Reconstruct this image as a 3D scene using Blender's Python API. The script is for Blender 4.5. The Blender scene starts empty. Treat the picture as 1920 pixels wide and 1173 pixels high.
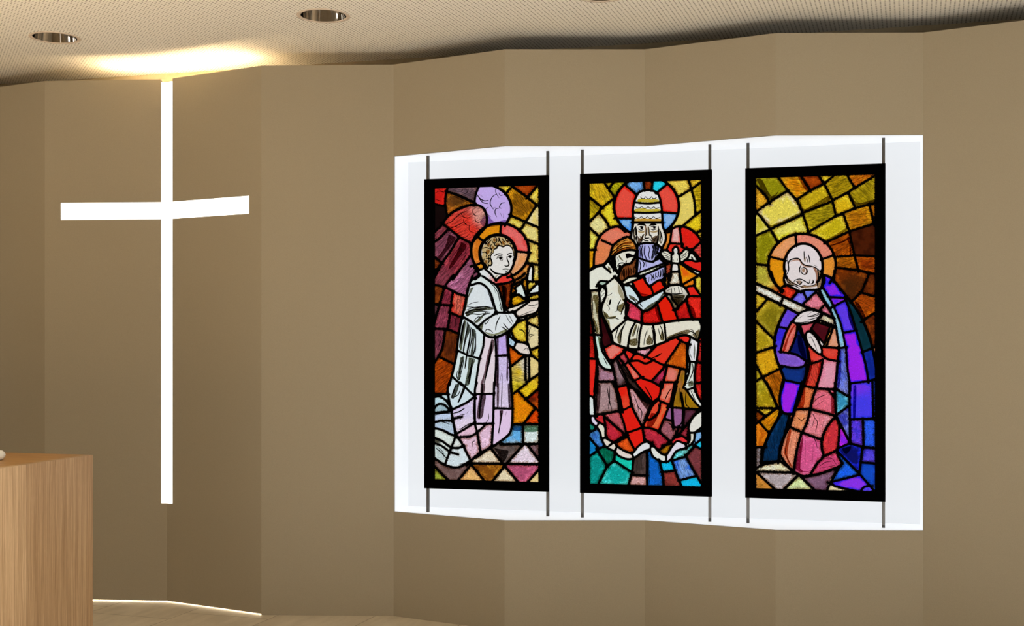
import bpy, bmesh, math, random
import numpy as np
from mathutils import Vector, Matrix
from mathutils.geometry import delaunay_2d_cdt

# ------------------------------------------------------------------ camera, world, lights, exposure
scn = bpy.context.scene
COL = scn.collection
F = 2300.0            # focal length in pixels of the 1920 px wide frame
HZ = 648.0            # row of the horizon
ZC = 1.372            # camera height
K = 0.265             # the room is turned against the camera by atan(K)
cd = bpy.data.cameras.new('camera')
cam = bpy.data.objects.new('camera', cd); COL.objects.link(cam)
cd.sensor_width = 36.0
cd.lens = F / 1920 * 36.0
cd.shift_y = (HZ - 586.5) / 1920
cd.clip_start = 0.05
cam.location = (0, 0, ZC)
cam.rotation_euler = (math.pi / 2, 0, 0)
scn.camera = cam

world = bpy.data.worlds.new('world'); scn.world = world
world.use_nodes = True
world.node_tree.nodes['Background'].inputs[0].default_value = (0.9, 0.95, 1.0, 1)
world.node_tree.nodes['Background'].inputs[1].default_value = 0.15

vs = scn.view_settings
vs.view_transform = 'Standard'
vs.look = 'None'
vs.gamma = 1.0
vs.use_curve_mapping = False
vs.exposure = 0.0

LN = math.hypot(1, K)
EA = Vector((K / LN, 1 / LN, 0))       # room depth direction
EB = Vector((1 / LN, -K / LN, 0))      # room width direction
K2 = 0.326             # grid of the ceiling holes and floor tiles
PA = Vector((K2, 1, 0)).normalized()
PB = Vector((1, -K2, 0)).normalized()
def RM(s, t, z=0.0):                    # room coordinates -> world
    v = EB * s + EA * t
    return Vector((v.x, v.y, z))

def area(name, s, t, z, sx, sz, face, power, color):
    ld = bpy.data.lights.new(name, 'AREA'); ld.shape = 'RECTANGLE'
    ld.size = sx; ld.size_y = sz; ld.energy = power; ld.color = color
    o = bpy.data.objects.new(name, ld); COL.objects.link(o)
    o.location = RM(s, t, z)
    o.rotation_euler = (face + Vector((0, 0, .35))).to_track_quat('-Z', 'Z').to_euler()   # window light tilted upwards to brighten the ceiling
    return o
DAY = (1.0, 0.965, 0.89)
WIN_R = [(-2.3, 1.1), (-0.9, 1.1), (0.5, 1.1)]      # centres and widths of the windows in the right wall
for i, (t, w) in enumerate(WIN_R):
    area('window_daylight', 5.36, t, .95, w - .08, 1.2, -EB, 60, DAY)
WIN_B = [(-4.2, 1.2), (-2.6, 1.2), (-0.9, 1.2), (0.8, 1.2), (2.5, 1.2), (4.1, 1.2)]  # unseen rear windows, added and placed to land the sun on the floor
sd = bpy.data.lights.new('sun', 'SUN'); sd.energy = 41.0; sd.angle = math.radians(.6); sd.color = (.99, .98, .97)
sun = bpy.data.objects.new('sun', sd); COL.objects.link(sun)     # added: enters the high rear windows so its floor patch lights the ceiling
sun.rotation_euler = (EA + Vector((0, 0, -.42))).to_track_quat('-Z', 'Z').to_euler()
area('warm_fill', -3.8, 2.9, 1.1, .9, .9, Vector((0, 0, 1)), 36, (1.0, .72, .40)).rotation_euler = (math.pi, 0, 0)   # added unseen fill that warms the ceiling and wall at the left
# warm LED tubes hidden behind the cross panels: one at the top, aimed at the ceiling, one at the floor
LED = (1.0, 0.74, 0.42)
# ------------------------------------------------------------------ helpers
def lin(c):
    c = c / 255.0
    return c / 12.92 if c <= 0.04045 else ((c + 0.055) / 1.055) ** 2.4
def hexc(h):
    return tuple(lin(int(h[i:i + 2], 16)) for i in (0, 2, 4))

def up(px, a, k=K):                      # pixel column -> point on a vertical plane d = a - k X
    u = (px - 960) / F
    d = a / (1 + k * u)
    return Vector((u * d, d, 0))
def upz(px, py, a, k=K):
    p = up(px, a, k); p.z = ZC - (py - HZ) / F * p.y
    return p

def tag(o, label=None, cat=None, group=None, kind=None):
    if label: o['label'] = label
    if cat: o['category'] = cat
    if group: o['group'] = group
    if kind: o['kind'] = kind
    return o
def obj(name, bm, mat, parent=None, smooth=False):
    me = bpy.data.meshes.new(name)
    bmesh.ops.remove_doubles(bm, verts=bm.verts, dist=1e-6)
    bmesh.ops.recalc_face_normals(bm, faces=bm.faces)
    bm.to_mesh(me); bm.free()
    o = bpy.data.objects.new(name, me); COL.objects.link(o)
    for m in (mat if isinstance(mat, list) else [mat]):
        me.materials.append(m)
    if smooth:
        for p in me.polygons: p.use_smooth = True
    if parent:
        o.parent = parent
        o.matrix_parent_inverse = Matrix.Translation(-parent.location)
    return o
def empty(name, loc):
    o = bpy.data.objects.new(name, None); COL.objects.link(o)
    o.empty_display_size = 0.1; o.location = loc
    return o
def prism(bm, pts, off):                 # closed prism: polygon pts (3D) swept by vector off
    a = [bm.verts.new(p) for p in pts]
    b = [bm.verts.new(Vector(p) + off) for p in pts]
    bm.faces.new(a); bm.faces.new(b[::-1])
    n = len(a)
    for i in range(n):
        j = (i + 1) % n
        bm.faces.new((a[i], b[i], b[j], a[j]))
def box(bm, s0, s1, t0, t1, z0, z1):     # box in room coordinates
    prism(bm, [RM(s0, t0, z0), RM(s1, t0, z0), RM(s1, t1, z0), RM(s0, t1, z0)], Vector((0, 0, z1 - z0)))
def lathe(bm, c, prof, n=40):
    rings = []
    for r, z in prof:
        if r < 1e-6:
            rings.append([bm.verts.new((c[0], c[1], c[2] + z))])
        else:
            rings.append([bm.verts.new((c[0] + r * math.cos(2 * math.pi * i / n), c[1] + r * math.sin(2 * math.pi * i / n), c[2] + z)) for i in range(n)])
    for A, B in zip(rings, rings[1:]):
        for i in range(n):
            j = (i + 1) % n
            if len(A) == 1 and len(B) == 1: continue
            if len(A) == 1: bm.faces.new((A[0], B[j], B[i]))
            elif len(B) == 1: bm.faces.new((A[i], A[j], B[0]))
            else: bm.faces.new((A[i], A[j], B[j], B[i]))

# ------------------------------------------------------------------ materials
def newmat(name):
    m = bpy.data.materials.new(name); m.use_nodes = True
    nt = m.node_tree
    for n in list(nt.nodes): nt.nodes.remove(n)
    out = nt.nodes.new('ShaderNodeOutputMaterial')
    return m, nt, out
class NT:
    def __init__(s, nt): s.nt = nt
    def n(s, typ, **kw):
        nd = s.nt.nodes.new(typ)
        for k, v in kw.items(): setattr(nd, k, v)
        return nd
    def l(s, a, b): s.nt.links.new(a, b)
    def setv(s, sock, v):
        if isinstance(v, (int, float)): sock.default_value = v
        elif isinstance(v, tuple): sock.default_value = v
        else: s.l(v, sock)
    def math(s, op, a, b=None, c=None, clamp=False):
        nd = s.n('ShaderNodeMath', operation=op, use_clamp=clamp)
        s.setv(nd.inputs[0], a)
        if b is not None: s.setv(nd.inputs[1], b)
        if c is not None: s.setv(nd.inputs[2], c)
        return nd.outputs[0]
    def sstep(s, v, lo, hi, a=0.0, b=1.0):
        nd = s.n('ShaderNodeMapRange', interpolation_type='SMOOTHSTEP')
        s.setv(nd.inputs['Value'], v); s.setv(nd.inputs['From Min'], lo); s.setv(nd.inputs['From Max'], hi)
        s.setv(nd.inputs['To Min'], a); s.setv(nd.inputs['To Max'], b)
        return nd.outputs['Result']
    def noise(s, vec, scale, detail=3, rough=.55):
        nd = s.n('ShaderNodeTexNoise')
        s.l(vec, nd.inputs['Vector']); nd.inputs['Scale'].default_value = scale
        nd.inputs['Detail'].default_value = detail; nd.inputs['Roughness'].default_value = rough
        return nd.outputs['Fac']
    def vscale(s, vec, xyz):
        nd = s.n('ShaderNodeVectorMath', operation='MULTIPLY'); s.l(vec, nd.inputs[0]); nd.inputs[1].default_value = xyz
        return nd.outputs[0]
    def mix(s, f, a, b, mode='MIX'):
        nd = s.n('ShaderNodeMix', data_type='RGBA', blend_type=mode)
        s.setv(nd.inputs[0], f)
        for sk, v in ((nd.inputs[6], a), (nd.inputs[7], b)):
            if isinstance(v, tuple): sk.default_value = v if len(v) == 4 else v + (1,)
            else: s.l(v, sk)
        return nd.outputs[2]
def rgba(h): return hexc(h) + (1,)

def plain(name, col, rough=.6, metal=0., spec=.3, bump=0, bscale=60):
    m, nt, out = newmat(name); t = NT(nt)
    b = t.n('ShaderNodeBsdfPrincipled')
    tc = t.n('ShaderNodeTexCoord')
    nf = t.noise(tc.outputs['Object'], bscale, 4)
    c = t.mix(t.sstep(nf, .3, .7), tuple(x * .94 for x in col), tuple(min(1, x * 1.04) for x in col))
    t.l(c, b.inputs['Base Color'])
    b.inputs['Roughness'].default_value = rough; b.inputs['Metallic'].default_value = metal
    b.inputs['Specular IOR Level'].default_value = spec
    if bump:
        bp = t.n('ShaderNodeBump'); bp.inputs['Strength'].default_value = bump; bp.inputs['Distance'].default_value = .001
        t.l(nf, bp.inputs['Height']); t.l(bp.outputs[0], b.inputs['Normal'])
    t.l(b.outputs[0], out.inputs[0])
    return m
def glow(name, col, strength, albedo=(.9, .9, .9)):
    m, nt, out = newmat(name); t = NT(nt)
    b = t.n('ShaderNodeBsdfPrincipled')
    b.inputs['Base Color'].default_value = albedo + (1,)
    b.inputs['Roughness'].default_value = .5; b.inputs['Specular IOR Level'].default_value = .1
    b.inputs['Emission Color'].default_value = col + (1,)
    b.inputs['Emission Strength'].default_value = strength
    t.l(b.outputs[0], out.inputs[0])
    return m

M_wall = plain('taupe_paint', (.338, .290, .214), .75, 0, .15, .25, 400)
M_side = plain('side_wall_paint', (.60, .57, .51), .8, 0, .1)
M_rear = plain('rear_wall_paint', (.34, .285, .20), .8, 0, .1)
M_white = plain('white_paint', (.85, .86, .86), .6)
M_lining = glow('glow_lining', (.92, .96, 1.0), .66, (.42, .43, .45))  # own glow added in place of light received inside the niche
M_lightpanel = glow('opal_light_panel', (.93, .965, 1.0), .77, (.14, .145, .155))
M_board = plain('dark_backing_board', (.05, .045, .04), .8, 0, .1)
M_cross = glow('opal_cross', (1.0, .985, .95), 1.5)
M_led = glow('led_strip', (1.0, .72, .38), 120.)
M_ledfloor = glow('led_strip_floor', (1.0, .82, .58), 9.)
M_black = plain('black_frame', (.0006, .0006, .0006), .9, 0, .0)
M_lead = plain('lead_came', (.0012, .001, .001), .9, 0, .0)
M_paint = plain('black_glass_paint', (.002, .0015, .0015), .9, 0, .0)
M_steel = plain('brushed_steel', (.085, .082, .078), .42, .6, .5)
M_chrome = plain('mirror_reflector', (.58, .55, .52), .03, 1., .5)
M_trim = plain('downlight_ring', (.70, .60, .52), .4)
M_lamp = plain('lamp_glass', (.10, .09, .08), .2)
M_ceramic = plain('white_ceramic', (.85, .84, .80), .3, 0, .5)

# perforated ceiling board
def mat_ceiling():
    m, nt, out = newmat('perforated_ceiling'); t = NT(nt)
    b = t.n('ShaderNodeBsdfPrincipled')
    geo = t.n('ShaderNodeNewGeometry')
    def dot(v, s):
        nd = t.n('ShaderNodeVectorMath', operation='DOT_PRODUCT'); t.l(geo.outputs['Position'], nd.inputs[0]); nd.inputs[1].default_value = v
        return t.math('FRACT', t.math('ADD', t.math('DIVIDE', nd.outputs['Value'], s), 100.25))
    fs = t.math('SUBTRACT', dot((PB.x, PB.y, 0), PITCH_S), .5)
    ft = t.math('SUBTRACT', dot((PA.x, PA.y, 0), PITCH_T), .5)
    r = t.math('SQRT', t.math('ADD', t.math('MULTIPLY', fs, fs), t.math('MULTIPLY', ft, ft)))
    hole = t.sstep(r, .155, .215, 1.0, 0.0)
    c = t.mix(hole, (.90, .88, .83), (.03, .022, .014))
    t.l(c, b.inputs['Base Color'])
    b.inputs['Roughness'].default_value = .8; b.inputs['Specular IOR Level'].default_value = .1
    t.l(b.outputs[0], out.inputs[0])
    return m
PITCH_S, PITCH_T = .0197, .0200
M_ceil = mat_ceiling()

def mat_floor():
    m, nt, out = newmat('stone_floor_tiles'); t = NT(nt)
    b = t.n('ShaderNodeBsdfPrincipled')
    geo = t.n('ShaderNodeNewGeometry')
    def dot(v):
        nd = t.n('ShaderNodeVectorMath', operation='DOT_PRODUCT'); t.l(geo.outputs['Position'], nd.inputs[0]); nd.inputs[1].default_value = v
        return nd.outputs['Value']
    s = dot((PB.x, PB.y, 0)); tt = dot((PA.x, PA.y, 0))
    cmb = t.n('ShaderNodeCombineXYZ')
    t.l(t.math('ADD', tt, .94 * 20 - 5.48), cmb.inputs[0]); t.l(t.math('ADD', s, 4.027 + .478 * 40), cmb.inputs[1])
    br = t.n('ShaderNodeTexBrick')
    t.l(cmb.outputs[0], br.inputs['Vector'])
    br.offset = .16
    for nme, v in (('Scale', 1.0), ('Mortar Size', .0022), ('Mortar Smooth', .1), ('Brick Width', .94), ('Row Height', .478), ('Bias', 0.)):
        br.inputs[nme].default_value = v
    br.inputs['Color1'].default_value = (.67, .60, .49, 1); br.inputs['Color2'].default_value = (.71, .64, .52, 1)
    br.inputs['Mortar'].default_value = (.24, .18, .12, 1)
    nz = t.noise(t.vscale(cmb.outputs[0], (1.2, 6, 1)), 2.2, 6, .6)
    c = t.mix(t.sstep(nz, .35, .7), (.86, .84, .80, 1), (1.06, 1.05, 1.02, 1))
    c2 = t.mix(1.0, br.outputs['Color'], c, 'MULTIPLY')
    t.l(c2, b.inputs['Base Color'])
    b.inputs['Roughness'].default_value = .35
    t.l(b.outputs[0], out.inputs[0])
    return m
M_floor = mat_floor()

WOODS = {'ash_wood_upright': ((.50, .335, .19), (.80, .60, .39)), 'ash_wood_front': ((.50, .335, .19), (.80, .60, .39)), 'ash_wood_top': ((.50, .27, .08), (.62, .36, .12))}
def mat_wood(name, axis_w, axis_l, width):
    m, nt, out = newmat(name); t = NT(nt)
    b = t.n('ShaderNodeBsdfPrincipled')
    geo = t.n('ShaderNodeNewGeometry')
    def dot(v):
        nd = t.n('ShaderNodeVectorMath', operation='DOT_PRODUCT'); t.l(geo.outputs['Position'], nd.inputs[0]); nd.inputs[1].default_value = v
        return nd.outputs['Value']
    w = dot(axis_w); ln = dot(axis_l)
    wi = t.math('DIVIDE', t.math('ADD', w, 20.242), width)
    cell = t.math('FLOOR', wi); fr = t.math('FRACT', wi)
    wn = t.n('ShaderNodeTexWhiteNoise', noise_dimensions='1D'); t.l(cell, wn.inputs['W'])
    cmb = t.n('ShaderNodeCombineXYZ'); t.l(w, cmb.inputs[0]); t.l(ln, cmb.inputs[1]); t.l(t.math('MULTIPLY', wn.outputs['Value'], 9.0), cmb.inputs[2])
    warp = t.noise(t.vscale(cmb.outputs[0], (5, 1.0, 1)), 1.5, 2)
    cmb2 = t.n('ShaderNodeCombineXYZ')
    t.l(t.math('ADD', w, t.math('MULTIPLY', warp, .05)), cmb2.inputs[0]); t.l(ln, cmb2.inputs[1]); t.l(wn.outputs['Value'], cmb2.inputs[2])
    g1 = t.noise(t.vscale(cmb2.outputs[0], (190, 2.2, 5)), 1.0, 3, .6)
    g2 = t.noise(t.vscale(cmb2.outputs[0], (38, .7, 5)), 1.0, 3, .5)
    g3 = t.noise(t.vscale(cmb2.outputs[0], (600, 30, 5)), 1.0, 2, .5)
    base = t.mix(wn.outputs['Value'], WOODS[name][0], WOODS[name][1])
    base = t.mix(t.sstep(g2, .3, .7), t.mix(1.0, base, (.86, .82, .78), 'MULTIPLY'), base)
    base = t.mix(t.sstep(g1, .38, .62, .75, 0.), base, t.mix(1.0, base, (.62, .55, .48), 'MULTIPLY'))
    base = t.mix(t.sstep(g3, .45, .6, .25, 0.), base, t.mix(1.0, base, (.7, .65, .6), 'MULTIPLY'))
    seam = t.math('MULTIPLY', t.sstep(fr, 0.0, .012), t.sstep(fr, .988, 1.0, 1.0, 0.0))
    base = t.mix(seam, t.mix(1.0, base, (.6, .55, .5), 'MULTIPLY'), base)
    t.l(base, b.inputs['Base Color'])
    b.inputs['Roughness'].default_value = .38; b.inputs['Specular IOR Level'].default_value = .45
    bp = t.n('ShaderNodeBump'); bp.inputs['Strength'].default_value = .15; bp.inputs['Distance'].default_value = .0006
    t.l(g1, bp.inputs['Height']); t.l(bp.outputs[0], b.inputs['Normal'])
    t.l(b.outputs[0], out.inputs[0])
    return m
M_wood_side = mat_wood('ash_wood_upright', (EA.x, EA.y, 0), (0, 0, 1), .168)
M_wood_front = mat_wood('ash_wood_front', (EB.x, EB.y, 0), (0, 0, 1), .168)
M_wood_top = mat_wood('ash_wood_top', (EA.x, EA.y, 0), (EB.x, EB.y, 0), .137)

# coloured glass: every pane carries its own tint; grain, rubbed paint and flecks come from noise
def mat_glass():
    m, nt, out = newmat('coloured_glass'); t = NT(nt)
    at = lambda n: t.n('ShaderNodeAttribute', attribute_name=n)
    t1 = at('tint').outputs['Color']; t2 = at('tint_b').outputs['Color']
    gr = at('grain').outputs['Vector']; ed = at('edge').outputs['Fac']; flat = at('art').outputs['Vector']
    fin = t.n('ShaderNodeSeparateColor'); t.l(at('finish').outputs['Color'], fin.inputs[0])
    streak, speck, marble = fin.outputs[0], fin.outputs[1], fin.outputs[2]
    low = t.noise(gr, .055, 3, .6)
    f = t.sstep(t.math('ADD', low, t.math('MULTIPLY', marble, t.math('MULTIPLY_ADD', ed, .075, -.30))), .40, .62)
    col = t.mix(f, t1, t2)
    # soft brown wash and ragged black paint along the came
    rag = t.noise(flat, .42, 3, .65)
    d = t.math('ADD', ed, t.math('MULTIPLY', t.math('SUBTRACT', rag, .5), t.math('MULTIPLY_ADD', speck, 6.5, 2.2)))
    drift = t.noise(flat, .11, 2, .5)
    wd = t.math('ADD', t.math('ADD', ed, t.math('MULTIPLY', t.math('SUBTRACT', rag, .5), 7.0)), t.math('MULTIPLY', t.math('SUBTRACT', drift, .5), 10.0))
    wash = t.sstep(wd, t.math('MULTIPLY_ADD', speck, 2.2, 2.4), t.math('MULTIPLY_ADD', speck, 2.2, 3.5), t.math('MULTIPLY_ADD', speck, -.72, .95), 1.0)
    cut = t.sstep(d, t.math('MULTIPLY_ADD', speck, .7, 1.7), t.math('MULTIPLY_ADD', speck, .9, 2.4))
    # directional brush streaks
    sv = t.noise(t.vscale(gr, (.07, .62, 1)), 1.0, 3, .6)
    sk = t.sstep(sv, .40, .56)
    skm = t.math('SUBTRACT', 1.0, t.math('MULTIPLY', t.math('SUBTRACT', 1.0, sk), t.math('MULTIPLY', streak, .62)))
    # flecks
    fl = t.noise(flat, .55, 2, .5)
    fk = t.sstep(t.math('ADD', fl, t.sstep(ed, 0.0, 9.0, .045, 0.0)), .625, .655)
    fkm = t.math('SUBTRACT', 1.0, t.math('MULTIPLY', fk, t.math('MULTIPLY', speck, .9)))
    # light rubbed spots
    rb = t.noise(gr, .30, 2, .5)
    rub = t.sstep(rb, .54, .66, .94, t.math('MULTIPLY_ADD', speck, .38, .96))
    col = t.mix(wash, t.mix(1.0, col, (.44, .26, .13), 'MULTIPLY'), col)
    k1 = t.math('MULTIPLY', cut, t.math('MULTIPLY', t.math('MULTIPLY', skm, fkm), rub))
    g = t.n('ShaderNodeCombineColor')
    for i in range(3): t.l(k1, g.inputs[i])
    fc = t.mix(1.0, col, g.outputs[0], 'MULTIPLY')
    tr = t.n('ShaderNodeBsdfTransparent'); t.l(fc, tr.inputs[0])
    gl = t.n('ShaderNodeBsdfGlossy'); gl.inputs['Roughness'].default_value = .12; gl.inputs['Color'].default_value = (.6, .6, .6, 1)
    mx = t.n('ShaderNodeMixShader'); mx.inputs[0].default_value = .004
    t.l(tr.outputs[0], mx.inputs[1]); t.l(gl.outputs[0], mx.inputs[2]); t.l(mx.outputs[0], out.inputs[0])
    return m
M_glass = mat_glass()
WASH = {}
def mat_wash(h):
    if h in WASH: return WASH[h]
    m, nt, out = newmat('glass_stain'); t = NT(nt)
    tc = t.n('ShaderNodeTexCoord')
    nf = t.noise(tc.outputs['Object'], 260, 3, .6)
    c = t.mix(t.sstep(nf, .48, .62, .0, .22), rgba(h), (1, 1, 1, 1))
    tr = t.n('ShaderNodeBsdfTransparent'); t.l(c, tr.inputs[0]); t.l(tr.outputs[0], out.inputs[0])
    WASH[h] = m
    return m

# ------------------------------------------------------------------ the folded wall
ZT = 2.80            # top of the wall panels
# corner lines of the folded wall (x, depth) from left to right
J = {}
def jt(px, ytop):
    d = F * (ZT - ZC) / (HZ - ytop)
    return Vector(((px - 960) / F * d, d, 0))
JP = [(84, 151.7), (313, 148.5), (490, 123), (738, 121), (946, 92.3), (1209, 92.5), (1454.5, 62), (1731, 61)]
joints = [jt(*q) for q in JP]
per = (joints[-1] - joints[1]) / 3                 # one period of the fold
half_par = joints[1] - joints[0]
left_pts = [joints[1] - per + Vector((0, 0, 0)) - (joints[2] - joints[1]) * 0, ]
jl = joints[1] - per                               # valley before the first peak on the left
jl2 = jl - half_par
right_pk = joints[-1] + (joints[4] - joints[3])
right_v = right_pk + half_par
right_pk2 = right_v + (joints[4] - joints[3])
poly = [jl2 - (joints[2] - joints[1]), jl2, jl] + joints + [right_pk, right_v, right_pk2, right_pk2 + half_par]
NJ0 = 3                                            # index of joints[0]
TH = .019
BACK = EA * TH
def between(px, i):                                # point of facet i..i+1 on pixel column px
    p, q = poly[i], poly[i + 1]
    u = (px - 960) / F
    # p.x + s (q.x-p.x) = u (p.y + s (q.y-p.y))
    s = (u * p.y - p.x) / ((q.x - p.x) - u * (q.y - p.y))
    return p + (q - p) * s
def slab(bm, a, b, z0, z1, back=BACK):
    prism(bm, [(a.x, a.y, z0), (b.x, b.y, z0), (b.x, b.y, z1), (a.x, a.y, z1)], back)
def lead(bm, *a): pass

NZ0, NZ1 = ZC - .8425, ZC + .9635                    # niche opening
CZ0, CZ1 = ZC + .678, ZC + .771                    # cross arm
CBOT = ZC - .845
iC = NJ0 + 1                                       # valley under the cross
bm = bmesh.new()
for i in range(len(poly) - 1):
    a, b = poly[i], poly[i + 1]
    zb = .006 if i in (NJ0, NJ0 + 1) else .0
    if i in (NJ0 + 3, NJ0 + 4, NJ0 + 5, NJ0 + 6):
        slab(bm, a, b, 0, NZ0); slab(bm, a, b, NZ1, ZT)
    elif i == NJ0:
        e = between(113, i); s = between(301.5, i)
        slab(bm, a, s, CZ1, ZT); slab(bm, a, s, zb, CZ0); slab(bm, a, e, CZ0, CZ1); slab(bm, s, b, zb, CBOT)
    elif i == NJ0 + 1:
        e = between(467, i); s = between(323.5, i)
        slab(bm, s, b, CZ1, ZT); slab(bm, s, b, zb, CZ0); slab(bm, e, b, CZ0, CZ1); slab(bm, a, s, zb, CBOT)
    else:
        slab(bm, a, b, 0, ZT)
w = obj('wall_front', bm, M_wall); tag(w, 'folded taupe wall of upright panels holding the cross and the niche', kind='structure')
WALL = w

# back wall behind the folded panels
A_REAR = 6.36
ZCEIL = ZC + .2396 * A_REAR
S_L, S_R, T_B = -5.2, 5.4, -3.4
T_REAR = (RM(0, 1).y and A_REAR / LN)              # distance of the rear plane along EA
bm = bmesh.new(); box(bm, S_L, S_R, T_REAR, T_REAR + .1, 0, ZCEIL)
o = obj('wall_back', bm, M_rear); tag(o, 'plain wall seen above the folded panels', kind='structure')

# floor
bm = bmesh.new(); box(bm, S_L, S_R, T_B, T_REAR + .1, -.06, 0)
o = obj('floor', bm, M_floor); tag(o, 'pale stone tile floor', kind='structure')

# ceiling with round openings for the downlights
LIGHTS = [(103, 70.5), (606.5, 29.5), (1128, -11)]
LPOS = []
for px, py in LIGHTS:
    d = F * (ZCEIL - ZC) / (HZ - py)
    LPOS.append(Vector(((px - 960) / F * d, d, ZCEIL)))
R_L = .1065
vs2 = []; es2 = []
rect = [RM(S_L, T_B), RM(S_R, T_B), RM(S_R, T_REAR), RM(S_L, T_REAR)]
for p in rect: vs2.append(Vector((p.x, p.y)))
es2 += [(0, 1), (1, 2), (2, 3), (3, 0)]
for c in LPOS:
    b0 = len(vs2)
    for k in range(48):
        a = 2 * math.pi * k / 48
        vs2.append(Vector((c.x + R_L * math.cos(a), c.y + R_L * math.sin(a))))
        es2.append((b0 + k, b0 + (k + 1) % 48))
res = delaunay_2d_cdt(vs2, es2, [], 1, 1e-5)
bm = bmesh.new()
bv = [bm.verts.new((v.x, v.y, ZCEIL)) for v in res[0]]
for f in res[2]:
    c = sum((res[0][i] for i in f), Vector((0, 0))) / len(f)
    if any((c - Vector((l.x, l.y))).length < R_L * .999 for l in LPOS): continue
    try: bm.faces.new([bv[i] for i in f])
    except ValueError: pass
prism(bm, [RM(S_L, T_B, ZCEIL + .24), RM(S_R, T_B, ZCEIL + .24), RM(S_R, T_REAR + .1, ZCEIL + .24), RM(S_L, T_REAR + .1, ZCEIL + .24)], Vector((0, 0, .05)))
o = obj('ceiling', bm, M_ceil); tag(o, 'perforated ceiling board with small dark holes', kind='structure')

# side walls and the wall behind the camera, with window heights shaped for the light
def wall_with_windows(name, along, fixed, lo, hi, wins, zlo, zhi, side):
    bm = bmesh.new()
    def bx(a0, a1, z0, z1):
        if along == 't': box(bm, min(fixed, fixed + side), max(fixed, fixed + side), a0, a1, z0, z1)
        else: box(bm, a0, a1, min(fixed, fixed + side), max(fixed, fixed + side), z0, z1)
    cur = lo
    for c, wd in sorted(wins):
        bx(cur, c - wd / 2, 0, ZCEIL + .24); bx(c - wd / 2, c + wd / 2, 0, zlo); bx(c - wd / 2, c + wd / 2, zhi, ZCEIL + .24)
        cur = c + wd / 2
    bx(cur, hi, 0, ZCEIL + .24)
    o = obj(name, bm, M_side); tag(o, 'plain side of the room outside the picture', kind='structure')
wall_with_windows('wall_right', 't', S_R, T_B, T_REAR + .1, WIN_R, .30, 1.60, .12)
wall_with_windows('wall_left', 't', S_L, T_B, T_REAR + .1, [], .45, 2.45, -.12)
wall_with_windows('wall_rear', 's', T_B, S_L, S_R, WIN_B, 1.90, 2.80, -.12)

def one_sided(o, c):                               # only the faces turned towards c are luminous, the rest is dark board
    for p in o.data.polygons:
        p.material_index = 0 if p.normal.dot(c - p.center) > 0 else 1
# ------------------------------------------------------------------ niche lining and its luminous back
A_LP = 6.30
pk = [poly[NJ0 + 3 + i] for i in range(5)]
backL = pk[0] + EA * .25
def onplane(p, a):                                 # shift p along EA to the plane d = a - K X
    s = (a - K * p.x - p.y) / (EA.y + K * EA.x)
    return p + EA * s
bl, br_ = onplane(pk[0], A_LP), onplane(pk[-1], A_LP)
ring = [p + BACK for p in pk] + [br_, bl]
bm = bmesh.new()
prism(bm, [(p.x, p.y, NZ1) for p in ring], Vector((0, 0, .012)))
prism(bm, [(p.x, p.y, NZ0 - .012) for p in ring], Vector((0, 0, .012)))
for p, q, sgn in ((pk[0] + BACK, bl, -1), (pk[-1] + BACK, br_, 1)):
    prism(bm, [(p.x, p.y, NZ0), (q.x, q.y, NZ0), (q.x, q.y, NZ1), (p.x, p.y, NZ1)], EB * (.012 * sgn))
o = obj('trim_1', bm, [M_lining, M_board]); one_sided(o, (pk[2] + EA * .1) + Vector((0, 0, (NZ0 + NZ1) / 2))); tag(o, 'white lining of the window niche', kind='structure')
bm = bmesh.new()
prism(bm, [(bl.x, bl.y, NZ0 - .012), (br_.x, br_.y, NZ0 - .012), (br_.x, br_.y, NZ1 + .012), (bl.x, bl.y, NZ1 + .012)], EA * .015)
o = obj('light_panel', bm, [M_lightpanel, M_board]); one_sided(o, pk[2] + Vector((0, 0, (NZ0 + NZ1) / 2)))
tag(o, 'large white luminous panel filling the back of the niche behind the stained glass', 'light panel')

# ------------------------------------------------------------------ luminous cross set into the folded panels
bm = bmesh.new()
vL, vR = between(301.8, NJ0), between(323.2, NJ0 + 1)
vC = poly[iC]
aL, aR = between(113.4, NJ0), between(466.6, NJ0 + 1)
o1 = EA * .003
e_ = .0006
def strip(bm, a, b, z0, z1):
    prism(bm, [(a.x, a.y, z0), (b.x, b.y, z0), (b.x, b.y, z1), (a.x, a.y, z1)], EA * .022)
for a, b, z0, z1 in ((vL, vC, CBOT + e_, ZT - .014), (vC, vR, CBOT + e_, ZT - .014), (aL, vL, CZ0 + e_, CZ1 - e_), (vR, aR, CZ0 + e_, CZ1 - e_)):
    strip(bm, a + o1, b + o1, z0, z1)
o = obj('illuminated_cross', bm, [M_cross, M_board]); one_sided(o, vC - EA * 3 + Vector((0, 0, 1.7)))
tag(o, 'tall glowing white cross recessed into the folded taupe wall', 'cross')

# LED strips behind the two cross panels (top and floor)
bm = bmesh.new()
for p, q in ((between(185, NJ0), poly[iC]), (poly[iC], between(445, NJ0 + 1))):
    p2, q2 = p + EA * .09, q + EA * .09
    prism(bm, [(p2.x, p2.y, ZT - .045), (q2.x, q2.y, ZT - .045), (q2.x, q2.y, ZT - .037), (p2.x, p2.y, ZT - .037)], EA * .016)
o = obj('led_strip', bm, M_led)
tag(o, 'warm light strip behind the cross panels glowing onto the ceiling', 'light strip')
bm = bmesh.new()
for a, b in ((poly[NJ0], poly[iC]), (poly[iC], poly[iC + 1])):
    a2, b2 = a + EA * .022, b + EA * .022
    prism(bm, [(a2.x, a2.y, .0005), (b2.x, b2.y, .0005), (b2.x, b2.y, .014), (a2.x, a2.y, .014)], EA * .006)
o = obj('led_strip', bm, M_ledfloor)
tag(o, 'thin bright light line along the floor under the two cross panels', 'light strip')

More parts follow.
